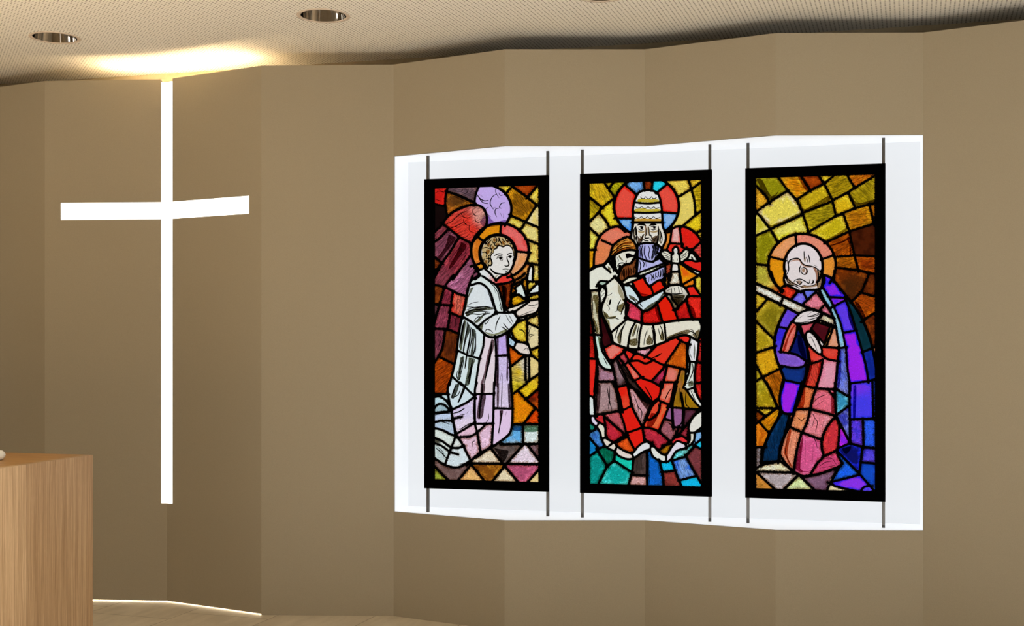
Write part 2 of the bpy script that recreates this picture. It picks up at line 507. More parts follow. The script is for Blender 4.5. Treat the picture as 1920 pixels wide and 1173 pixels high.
# ------------------------------------------------------------------ ceiling downlights
DL = ['round mirror downlight recessed in the ceiling before the wall panel beside the altar',
      'round mirror downlight recessed in the ceiling between the glowing cross and the niche',
      'round downlight rim just showing in the ceiling above the middle stained glass panel']
for c, lab in zip(LPOS, DL):
    t = empty('recessed_downlight', c)
    tag(t, lab, 'ceiling light', 'recessed ceiling downlights')
    bm = bmesh.new(); lathe(bm, c, [(R_L - .001, .012), (R_L - .001, -.001), (R_L + .002, -.0025), (R_L + .015, -.0022), (R_L + .0165, 0.0), (R_L, 0.0)], 56)
    obj('ring', bm, M_trim, t, True)
    bm = bmesh.new(); lathe(bm, c, [(R_L - .003, .0), (R_L - .006, .03), (R_L - .014, .07), (R_L - .03, .11), (R_L - .055, .14), (.02, .15)], 56)
    obj('reflector', bm, M_chrome, t, True)
    bm = bmesh.new(); lathe(bm, c, [(.0, .085), (.014, .088), (.02, .10), (.02, .15), (.0, .15)], 24)
    obj('lamp', bm, M_lamp, t, True)

# ------------------------------------------------------------------ wooden altar block at the left edge
ctop = ZC - 204.3 / F * 4.76
cA = Vector((-786 / F * 4.76, 4.76, 0))            # far right top corner
t = empty('altar_block', (cA.x, cA.y, 0))
tag(t, 'light ash wood altar block with upright boards and a white dish on top', 'altar')
Sx = cA.dot(EB); Tx = cA.dot(EA)
L_, W_ = 1.7, .95
def shell(bm, s0, s1, t0, t1, z0, z1): box(bm, s0, s1, t0, t1, z0, z1)
bm = bmesh.new(); box(bm, Sx - .03, Sx, Tx - W_, Tx, 0, ctop)
obj('side_panel', bm, M_wood_side, t)
bm = bmesh.new(); box(bm, Sx - L_, Sx - L_ + .03, Tx - W_, Tx, 0, ctop)
obj('side_panel', bm, M_wood_side, t)
bm = bmesh.new(); box(bm, Sx - L_ + .03, Sx - .03, Tx - .03, Tx, 0, ctop - .03)
obj('back_panel', bm, M_wood_front, t)
bm = bmesh.new(); box(bm, Sx - L_ + .03, Sx - .03, Tx - W_, Tx - W_ + .03, 0, ctop - .03)
obj('front_panel', bm, M_wood_front, t)
bm = bmesh.new(); box(bm, Sx - L_ + .03, Sx - .03, Tx - W_, Tx, ctop - .03, ctop)
obj('top_panel', bm, M_wood_top, t)
# white bowl standing on the altar, cut by the picture edge
dB = 4.53
bc = Vector(((-9 - 960) / F * dB, dB, ctop))
bm = bmesh.new(); lathe(bm, bc, [(0, .0), (.018, 0), (.026, .003), (.034, .012), (.036, .020), (.032, .030), (.024, .036), (.020, .037), (.019, .033), (.0, .012)], 40)
o = obj('white_dish', bm, M_ceramic, None, True)
tag(o, 'small rounded white dish on top of the wooden altar', 'dish')

# ------------------------------------------------------------------ stained glass artwork
TILES = {'A1': (790, 320, 5.864), 'A2': (790, 520, 5.864), 'A3': (790, 720, 5.864),
         'B1': (1080, 310, 5.585), 'B2': (1080, 520, 5.585), 'B3': (1080, 720, 5.585),
         'C1': (1390, 300, 5.332), 'C2': (1390, 510, 5.332), 'C3': (1390, 720, 5.332),
         'D1': (1100, 400, 10.664), 'D2': (1200, 430, 12.475), 'D3': (1160, 500, 10.664),
         'H1': (1465, 455, 9.5), 'H2': (895, 435, 9.5), 'H3': (1130, 435, 9.5)}
# Each line: L/C lead came (straight/curved) with width, E arc of came, G coloured pane (place, two tints, finish),
# S painted line, V/W stained patch, F opaque or light patch
ART_A = """@A1
C 6 290,180 270,260 262,330 268,420 285,505
L 5 125,362 262,392
C 5 270,225 400,265 500,310 590,352
C 7 225,590 300,490 400,425 520,382 610,375 680,410 715,480 722,560 700,625 640,695 580,765 545,810
L 6 222,578 330,655 430,735 555,800
C 6 640,160 605,240 590,310 585,380
C 8 780,160 870,205 940,270 985,370 985,470 945,560 920,600
L 6 115,700 235,585
L 6 115,805 200,740 290,650
L 5 125,930 230,1018
C 6 405,740 330,870 225,1020 140,1180
C 5 530,950 470,1030 400,1120 350,1190
L 4 225,1010 120,1150
E 8 865,880 318,303 138,436
L 5 990,1140 1018,1218
E 10 841,905 198,202 128,388
L 4 875,575 870,695
L 6 620,725 710,795
L 4 550,1050 670,1010
L 6 1040,885 1195,902
L 5 590,1115 710,1060
L 5 580,1060 650,1150 600,1190
L 5 640,1140 560,1200
C 7 1030,960 1005,1050 955,1128 900,1148
L 5 690,1070 760,1130 822,1205
L 5 822,1200 880,1155 960,1122
L 5 1010,160 925,255
L 7 1008,178 1160,290 1305,405
L 6 1275,165 1160,300
L 6 1255,395 1150,560 1080,660
L 7 970,485 1140,560 1305,628
L 6 1145,752 1305,812
L 6 1180,1018 1305,1037
C 4 1165,1190 1180,1090 1200,1050 1228,1060 1222,1190
G 190,280 e8261c a81410 e
G 450,215 7a5a5c 564048 t20
G 400,345 7e4c10 4a2a0c s
G 290,420 a86018 6a3a10 s
G 200,500 0c0404 0c0404 p
G 420,620 ea2c1e f04030 t-30
G 760,350 b49ad2 b8a0d8 p
G 930,195 d8c82c e0d450 s
G 1140,225 8c3406 a04410 s
G 1240,280 d2c238 d8ca50 s
G 1100,380 c08410 7c4e08 t55
G 1040,560 d8cc40 e0d860 s
G 1240,510 ece6a0 e8dc78 e
G 1200,690 e4dc60 e8e080 s
G 1240,900 e8e070 dccc58 s
G 1262,1100 e0d870 e8e28c s
G 1198,1120 f4f4ee f4f4ee p
G 200,700 8a3c48 6c2c38 t-45
G 250,850 8c4a5c 6a3444 t-50
G 400,950 a83a42 7a2430 t-50
G 150,1060 7c3810 5a240c s
G 500,1090 b06a86 8c4c66 t-40
G 590,900 c87428 b46014 e
G 740,675 dc9008 c87c10 e
G 1060,740 ea544e f0706a e
G 1090,1000 d09870 c48450 e
G 620,1080 dc9020 c87c10 e
G 880,980 f4f0e8 f4f0e8 p
G 660,1150 e8ece8 e8ece8 p
S 5 610,255 640,300 690,330 740,325
S 4 640,310 680,350 735,362
S 4 825,255 780,290 757,350 770,390 795,425
S 3 815,190 820,240 855,300
S 3 850,240 870,270 905,265
S 4 920,350 880,360 860,400 880,415
S 4 855,412 820,420 810,460 830,510
S 3 740,400 710,420 725,470 765,508
S 3 870,465 885,505
S 2 640,260 680,290
S 2 780,410 820,400
S 2 905,470 900,520
S 4 440,470 460,505 500,518 535,512
S 4 565,425 570,465 595,492 635,497
S 4 460,530 470,565 500,595 535,598
S 4 590,515 600,555 640,572
S 3 530,590 525,640 545,668 590,682
S 2 480,540 520,560
S 3 600,610 630,600
S 3 270,600 330,620 400,610
S 3 330,660 380,640
S 3 420,740 480,730 530,700
S 3 155,310 200,330 230,330
S 2 150,250 200,225 270,250
S 2 185,200 230,230 290,230
S 3 300,240 420,290 550,350
S 2 310,262 420,310 520,352
S 3 520,205 500,240 460,260
S 3 560,215 530,250
S 3 470,195 440,225 400,225
S 2 160,660 230,625
S 2 180,690 245,640
S 3 140,760 240,650
S 2 185,800 290,700
S 2 170,850 330,690
S 2 240,900 340,730
S 3 210,980 330,780
S 3 190,1110 400,840
S 2 250,1080 430,820
S 2 320,1000 440,850
S 3 300,1000 420,990
S 2 400,870 430,850 450,900 400,960
S 2 450,850 490,880 470,930
S 3 500,900 470,960 430,1010
S 2 350,1173 460,1010
S 2 430,1173 500,1060
S 2 480,1170 540,1090
S 5 790,800 800,790
@A2
C 7 560,-10 512,130 482,290 452,430 430,520 402,700 385,860 345,1040 310,1180
L 6 120,78 250,100
C 7 250,100 330,140 420,185 500,200
C 6 350,-20 260,100 215,250 170,400 125,570
L 4 115,292 335,308
C 6 345,165 325,300 315,400 290,565
L 6 310,385 455,445
C 6 115,562 220,565 300,572 405,618
C 6 262,580 225,790 140,945
L 6 205,875 355,950
C 7 545,85 640,62 720,110 770,200 805,320 830,395
C 7 680,-10 770,50 835,100 880,220 912,375
L 6 815,382 930,390 1010,385
C 8 455,430 550,490 640,570 720,640 790,658 870,640 950,595 1030,520 1062,460
L 6 1005,375 1070,460
L 5 615,550 700,470 825,390
C 6 690,645 680,760 640,900 615,1060 595,1190
C 6 812,650 822,900 808,1180
C 7 950,595 958,800 978,1000 985,1190
L 5 395,800 520,860 645,892
L 5 825,862 950,855
L 6 345,1095 440,1180
C 6 840,72 930,62 1010,35 1090,0 1130,-40
C 5 1000,85 1090,45 1160,-5
C 6 900,110 910,250 930,350
C 5 1000,80 985,180 990,300
L 5 1000,195 970,290
C 6 925,345 1050,305 1150,262 1300,238
L 5 1165,-20 1165,258
L 5 1165,450 1165,720
L 5 1015,205 1070,190 1150,250
L 4 1105,60 1025,115 1045,150 1005,188 1075,185 1155,252
C 5 1105,55 1130,130 1165,250
L 4 1180,40 1300,50
L 5 1165,180 1230,110 1285,60
L 4 1165,185 1300,165
C 5 1165,255 1200,200 1300,165
C 6 1030,375 1110,320 1180,270
C 7 1030,375 1060,440 1180,415 1265,380 1300,320
L 4 920,345 960,380 1035,375
L 6 1155,455 1300,400
L 6 1170,500 1300,560
C 6 980,600 1000,550 1060,490 1165,450
C 6 985,590 1010,650 1060,700 1165,720
C 5 955,610 985,660 1045,705
L 6 1045,705 1015,780
L 7 955,740 1010,775 1080,835 1130,850 1215,860
L 6 1045,708 1120,715 1180,745 1215,860
L 6 1215,790 1305,752
L 7 1205,850 1305,925
L 7 975,985 1110,880 1170,860
L 7 1160,1150 1305,1050
L 4 1145,870 1145,1120
L 3 1185,870 1188,1130
G 200,45 903a4c 74303c t-60
G 430,100 b46a8e 9a5472 t-30
G 170,190 7a3a10 5a240a s
G 260,210 943042 782434 t-60
G 230,420 903c50 7a3042 t-70
G 400,330 ee4030 f07058 t-70
G 365,500 7a2434 64202c t-60
G 140,340 5a3440 4a2a34 s
G 190,700 84404e 6a2c3c t-70
G 310,720 6a2c08 50200a t90
G 220,1000 b44c08 8c3406 t-40
G 640,250 dfe6e8 e6ecec p
G 600,470 dfe4e0 e6ecec p
G 850,500 e6eaea e6eaea p
G 730,60 e2ece6 e2ece6 p
G 540,650 d8e4e4 dce8e8 p
G 480,950 d0dcd8 d8e4e4 p
G 740,800 e6d6dc e8d8e0 p
G 720,1000 e6d6dc e8d8e0 p
G 880,740 bca4dc b49cd4 e
G 890,1000 c8b4dc ccbce0 e
G 900,20 e4382e e4382e e
G 1050,45 d09040 d08040 s
G 940,200 7c2c06 5c2006 s
G 1010,150 c47408 b86808 s
G 1045,260 dcac10 d09c10 s
G 1080,150 cfdcd8 dfe8e0 p
G 1130,120 d8a020 c88c18 s
G 1240,20 dcd048 dcd048 s
G 1200,100 dcd048 dcc838 s
G 1250,130 dfe8e4 dfe8e4 p
G 1230,215 d8c838 d8c838 s
G 990,345 efe4d4 efe4d4 p
G 1150,350 f0e2d4 f0e2d4 p
G 1240,470 e8dc70 e8dc70 s
G 1090,590 d2c02c dccc38 s
G 1240,650 e2dca0 e2dca0 e
G 1000,710 b4d0e0 b4d0e0 p
G 970,660 a8cce4 a8cce4 p
G 1110,780 f2e4d8 f2e4d8 p
G 1265,820 d0bc28 d0bc28 s
G 1030,870 c45c08 b04c08 s
G 1075,1040 ccb828 b49c18 t10
G 1240,960 e6d888 e6d888 e
G 1260,1130 dcc028 dcc028 s
G 1155,600 d2c02c dccc38 s
G 1165,1000 e8e8e0 e8e8e0 p
V 5c5c40 540,120 575,110 520,220 500,320 480,370 485,300
V 48472c 480,380 560,345 700,325 790,330 790,350 640,370 560,395 500,430
V 5c5c40 580,490 640,440 720,370 640,480 590,500
V 5a5a3c 610,530 660,510 690,480 660,600 640,575
V 8c8c60 690,590 800,620 940,560 920,600 800,640 740,630
V 5a5a3c 440,560 470,470 490,500 460,700 440,800 420,760
V 30301e 500,480 540,560 490,700 470,810 455,800 480,640 495,560
V 30301e 560,560 600,590 580,700 570,850 540,850 560,700
V 505038 520,880 590,900 560,1000 530,1173 480,1173 510,1020
V 40402c 430,880 470,870 440,1000 430,1110 400,1130 400,1080
V 5a3a40 770,680 800,690 790,800 740,900 700,1080 680,1173 650,1173 690,1050 720,880
V 4a3034 830,660 850,660 845,860 830,860
V 3c2a30 925,620 945,620 955,1100 935,1100 940,900
V 5a3a40 830,880 850,870 850,1173 820,1173
S 3 505,310 560,280 630,268
S 4 490,360 580,330 700,320 760,335
S 4 480,400 560,380 660,370 760,380
S 4 575,490 600,450 640,430 620,470 590,490
S 4 640,540 680,480 760,430
S 4 705,470 700,510 720,500 750,460
S 5 870,420 830,500 815,580
S 5 900,500 950,560 1000,600
S 4 700,600 720,570 760,580 790,610
S 3 930,410 960,470 1000,520
S 3 960,405 990,460 1010,500
S 3 1040,410 1010,400
S 4 720,10 760,60 800,100 840,160 860,240 880,330 885,370
S 3 750,10 790,50
S 2 745,30 760,10
S 2 780,75 800,50 810,60
S 2 800,105 830,90
S 2 820,140 850,130
S 2 830,180 860,170
S 2 840,220 872,205
S 2 850,260 880,245
S 2 855,300 888,290
S 2 860,345 895,330
S 3 815,170 790,60
S 5 480,480 450,620 440,740
S 5 520,520 490,640 460,820
S 5 560,560 550,700 520,840
S 4 540,540 570,600 560,700
S 4 400,1020 390,1080 410,1120 440,1080
S 4 470,880 450,1000 420,1110
S 5 560,900 540,1020 500,1160
S 3 590,640 600,760 590,850
S 4 780,670 750,850 700,1100
S 3 860,1173 880,1050
S 5 890,1060 890,1173
S 2 1090,320 1180,300
S 3 1180,300 1220,310 1290,285
S 3 1185,340 1250,330
S 3 1190,375 1240,360
S 2 1180,300 1190,310 1290,300
S 3 1080,420 1160,390 1200,370
S 3 1075,575 1120,590 1150,650
S 3 1070,570 1110,575 1150,620
S 3 1190,650 1185,600 1205,540
S 3 1190,700 1200,650 1250,630
S 3 1180,640 1200,625 1245,630
S 3 1120,800 1160,775 1175,800
S 2 1160,790 1190,840
S 3 980,680 970,720
S 2 1000,690 985,750
S 2 1040,800 1080,825
S 2 240,380 280,220
S 2 180,460 220,300
S 2 250,150 290,260
S 2 270,200 310,180
S 2 260,260 300,230
S 2 380,300 400,240 440,260
S 3 400,250 380,400
S 2 410,300 440,330
S 2 400,340 430,380
S 3 350,440 380,470 370,540
S 3 270,340 260,440
S 2 180,560 260,550
S 3 190,620 220,680 170,800
S 2 180,660 200,720
S 2 160,640 210,620
S 3 150,1040 290,960
S 3 160,1080 300,1010
S 3 170,1120 300,1060
S 2 150,1000 240,960
S 2 440,20 480,150
S 2 470,40 520,30
S 3 400,20 470,10
S 2 330,80 470,20
@A3
L 7 120,105 300,108
C 7 305,-10 290,60 300,150 330,300 355,430 375,560
C 6 375,560 440,640 500,760 545,840
C 6 125,140 190,130 260,170 310,220 340,270
C 5 130,290 160,240 210,215 270,240 320,300
C 6 120,320 230,305 330,300
C 6 120,420 230,400 345,405
C 7 120,480 220,500 320,550 390,570
C 7 120,580 220,620 320,690 400,700 470,680
C 5 120,640 230,680 310,740 400,770
C 6 120,790 200,850 270,890 380,915 460,890 550,830 640,780 760,690
L 4 375,580 320,720 265,870
C 7 310,290 400,250 500,200 590,130
L 5 430,-20 600,150
L 6 385,545 480,490 590,420
L 6 590,130 580,300 590,430 620,560 650,740
C 7 610,-10 590,60 588,250 590,430
L 5 600,110 800,105
L 5 590,435 790,430
L 7 800,-10 795,200 790,430 775,680
L 6 810,265 1000,270
C 7 985,-20 1000,200 1000,400 980,520 930,580 850,640 760,700 640,760 545,840
L 6 340,380 440,360
C 5 410,580 540,570 610,530 700,450
L 5 345,405 385,545
L 6 1000,110 1150,0
L 6 1070,80 1150,165 1300,300
L 6 1150,165 1300,40
L 5 1130,430 1240,280
L 6 1010,440 1300,438
L 6 1115,440 1118,655
L 7 880,660 1300,655
L 7 760,700 910,890 1060,1070
L 7 1170,670 1320,870
L 7 1120,665 930,880 780,1070
L 7 550,870 1310,880
L 6 540,870 690,1060
L 7 1310,920 1165,1080
L 6 560,870 400,1060
L 6 120,880 290,1050
L 5 540,870 500,890
G 210,40 b04008 8c3406 t-40
G 400,60 d0e0e4 d8e4e8 p
G 540,60 d0e0e0 d0e0e0 p
G 420,190 d4e4e8 d4e4e8 p
G 220,160 a8bcc0 a8bcc0 e
G 230,260 90a8b0 8098a0 e
G 200,200 a4c0c8 a4c0c8 e
G 200,360 a8b4c8 a8b4c8 e
G 230,450 a8b8d0 98a8b4 e
G 200,550 b8c0b8 b8c0b8 e
G 180,625 303020 303020 p
G 420,640 e0e6e0 e0e6e0 e
G 250,650 c0c8c0 c0c8c0 e
G 340,660 c8d0cc c8d0cc e
G 220,780 b4c0bc a0acaa e
G 400,820 dce8ea dce8ea e
G 380,740 dce8ea dce8ea e
G 460,330 c8b8d8 ccc0dc e
G 480,430 dcccdc dcccdc e
G 500,530 d8b4c4 d8b4c4 e
G 560,650 d4b0c0 d4b0c0 s
G 650,470 e0ccd4 e0ccd4 p
G 700,560 d4b0c4 d4b0c4 s
G 720,300 d8c0dc d8c0dc p
G 700,50 ecdce0 ecdce0 p
G 890,150 dccce4 dccce4 p
G 900,400 d8bcd8 d8bcd8 p
G 1060,30 c4b820 a89c18 t0
G 1200,70 f0d41c f0d41c s
G 1110,270 f09408 d87c08 s
G 1240,150 7a1c06 3c1006 s
G 1280,250 c05410 c05410 s
G 1250,370 d84808 b03406 s
G 1050,560 9cccf0 60a8dc s
G 1210,570 dce8e4 dce8e4 s
G 920,740 6c5c58 4c403c s
G 1240,720 7c6068 5c4448 s
G 1130,800 ecdce4 e4d0dc s
G 740,800 dccfb8 d4c4a8 s
G 740,950 a8701c 6c3c0c s
G 1120,960 c05c7c 94405c s
G 540,980 e0b870 d8b064 s
G 920,990 d8c8a4 d8c8a4 s
G 1260,1030 e0d088 e0d088 e
G 320,960 6c5450 5c4440 s
G 180,1010 7c8c2c 7c8c2c s
G 520,860 98683c 98683c s
V 1c5c80 1000,445 1110,445 1110,505 1000,505
V 4c7858 1130,455 1295,455 1295,515 1130,520
V 442c30 640,120 710,120 690,250 680,340 650,380 615,370 620,250
V 4a3034 655,0 700,0 690,100 650,100
V 4a3034 830,0 855,0 850,250 830,250
V 3c2a30 950,0 975,0 985,250 960,250
V 4a3034 860,290 900,290 880,400 850,560 860,400
V 2c2c1c 330,150 390,0 420,0 380,120 350,160
V 2c2c1c 470,0 500,0 440,130 400,210 430,110
S 5 150,150 200,140 260,170 300,240
S 5 140,270 180,220 240,220 300,280
S 5 135,340 230,320 320,318
S 5 145,430 230,395 320,410
S 4 180,400 260,420 310,440
S 6 140,480 240,500 340,550
S 7 150,600 250,640 340,690 440,690
S 5 160,650 250,700 330,750 420,770
S 3 180,690 240,750 240,820
S 3 340,345 400,350 450,330
S 3 360,395 420,350
S 4 500,570 560,560 620,540
S 3 740,320 740,380 700,440 640,520
S 4 560,690 560,640 590,620
S 4 430,390 450,340 480,330
S 3 500,320 520,300
S 4 890,0 885,120 880,260
S 3 935,300 930,340
S 4 870,290 880,380 860,470
S 4 400,200 440,120 470,60
S 4 330,150 400,120 430,60
@A1
G 640,500 f4c0b0 f0a898 t-30
G 500,540 ec4030 e83828 t-30
G 560,650 ee4434 e83828 t-30
S 4 245,600 330,560 420,480 500,440
S 3 300,640 400,600 470,560
V 9c80b4 640,560 720,480 800,560 930,540 900,590 700,620
V 5c2c34 300,700 380,740 300,860 200,980 170,960 260,840
V 6c2830 440,780 500,830 420,940 340,1060 300,1060 380,920
S 4 180,620 150,680
S 3 560,1173 600,1100 640,1080
@A2
S 8 545,560 530,700 500,850 480,1000
S 7 470,480 440,620 420,770
S 6 600,610 592,760 570,865
S 8 560,905 545,1040 520,1170
S 6 455,870 440,960 415,1060
S 7 780,680 762,850 725,1020 690,1170
S 6 840,880 842,1020 838,1170
S 5 500,320 600,330 700,318 770,330
S 6 480,395 560,360 640,350 720,345
S 5 490,420 560,400 640,405 740,385
S 5 640,440 690,410 760,390
S 5 860,300 880,360
S 4 530,120 505,220 495,300
S 4 730,150 765,240 790,330
S 5 880,540 920,565 940,590
V 50200c 900,90 940,120 930,280 900,300
V 6c5a50 1040,400 1100,420 1180,395 1170,410 1070,432
@A3
S 9 495,0 465,70 430,150 405,205
S 7 385,-5 355,80 330,150
S 9 672,0 665,120 645,250 640,370
S 5 885,290 872,420 845,540
S 6 350,320 420,300 480,260
S 5 420,500 500,450 570,420
S 5 160,700 230,760 290,830
S 5 420,880 480,870 530,840
V 3c302c 800,700 900,720 960,740 900,860 840,760
@H2
W d8bc80 90,380 75,470 100,560 140,650 190,640 210,590 255,595 255,530 235,470 250,400 290,370 300,310 350,285 400,240 460,262 510,235 570,240 615,280 645,370 650,440 700,420 700,300 650,200 560,110 440,65 330,60 220,110 130,210 85,300
V a87c3c 280,110 320,110 330,160 290,170
V a87c3c 440,150 480,180 500,230 450,220
V b07030 520,140 560,150 550,190 520,180
V a87c3c 160,310 210,310 220,350 180,400 150,370
V a87c3c 330,200 390,200 400,230 340,240
V a87c3c 130,500 180,500 170,560 130,560
V a87c3c 260,240 300,260 280,300 250,290
V a87c3c 180,210 220,180 220,240 190,270
V a87c3c 620,250 650,270 640,300 620,280
S 5 260,140 280,185 325,190 350,145 330,95 290,95
S 5 370,85 388,140 362,190
S 5 235,115 185,165 140,225
S 5 255,135 205,190 180,245
S 6 400,85 400,150 430,195 440,245
S 5 440,105 470,155 510,185
S 5 500,105 515,150 560,160 575,120
S 5 560,190 600,210 590,250
S 6 590,175 640,235 625,285
S 5 640,290 680,320
S 5 655,360 690,350
S 5 645,405 680,430
S 5 90,290 160,275 230,300
S 5 80,370 140,355 170,395 150,445
S 6 255,215 230,270 262,330 240,385
S 5 330,180 300,215 345,245 385,222
S 5 350,265 310,300 285,300
S 5 230,400 195,440 225,480
S 6 125,470 108,540 160,585 170,645
S 5 150,465 200,475 212,520 190,560 220,595
S 6 295,365 298,310 350,288 352,262 400,240 460,262 510,235 570,240 620,290 645,370 642,430
S 7 290,365 250,400 232,450 250,500 262,560 235,598 205,592 190,640 155,660
S 5 300,425 350,395 400,385 452,397
S 5 528,412 560,385 622,375
S 4 340,472 380,448 430,442 458,470
F 0a0604 388,448 430,446 440,478 415,495 392,480
S 3 400,508 440,508 456,482
S 3 350,440 400,420 450,430
S 5 540,442 580,424 622,432
F 0a0604 562,430 602,430 606,456 575,462
S 3 565,482 600,478
S 6 528,430 534,490 562,548 556,595 512,606 484,590
S 5 448,665 500,655 562,662
S 5 488,684 520,697 552,682
S 8 225,640 270,692 330,732 420,748 505,748
V a08c60 330,770 370,770 310,830"""
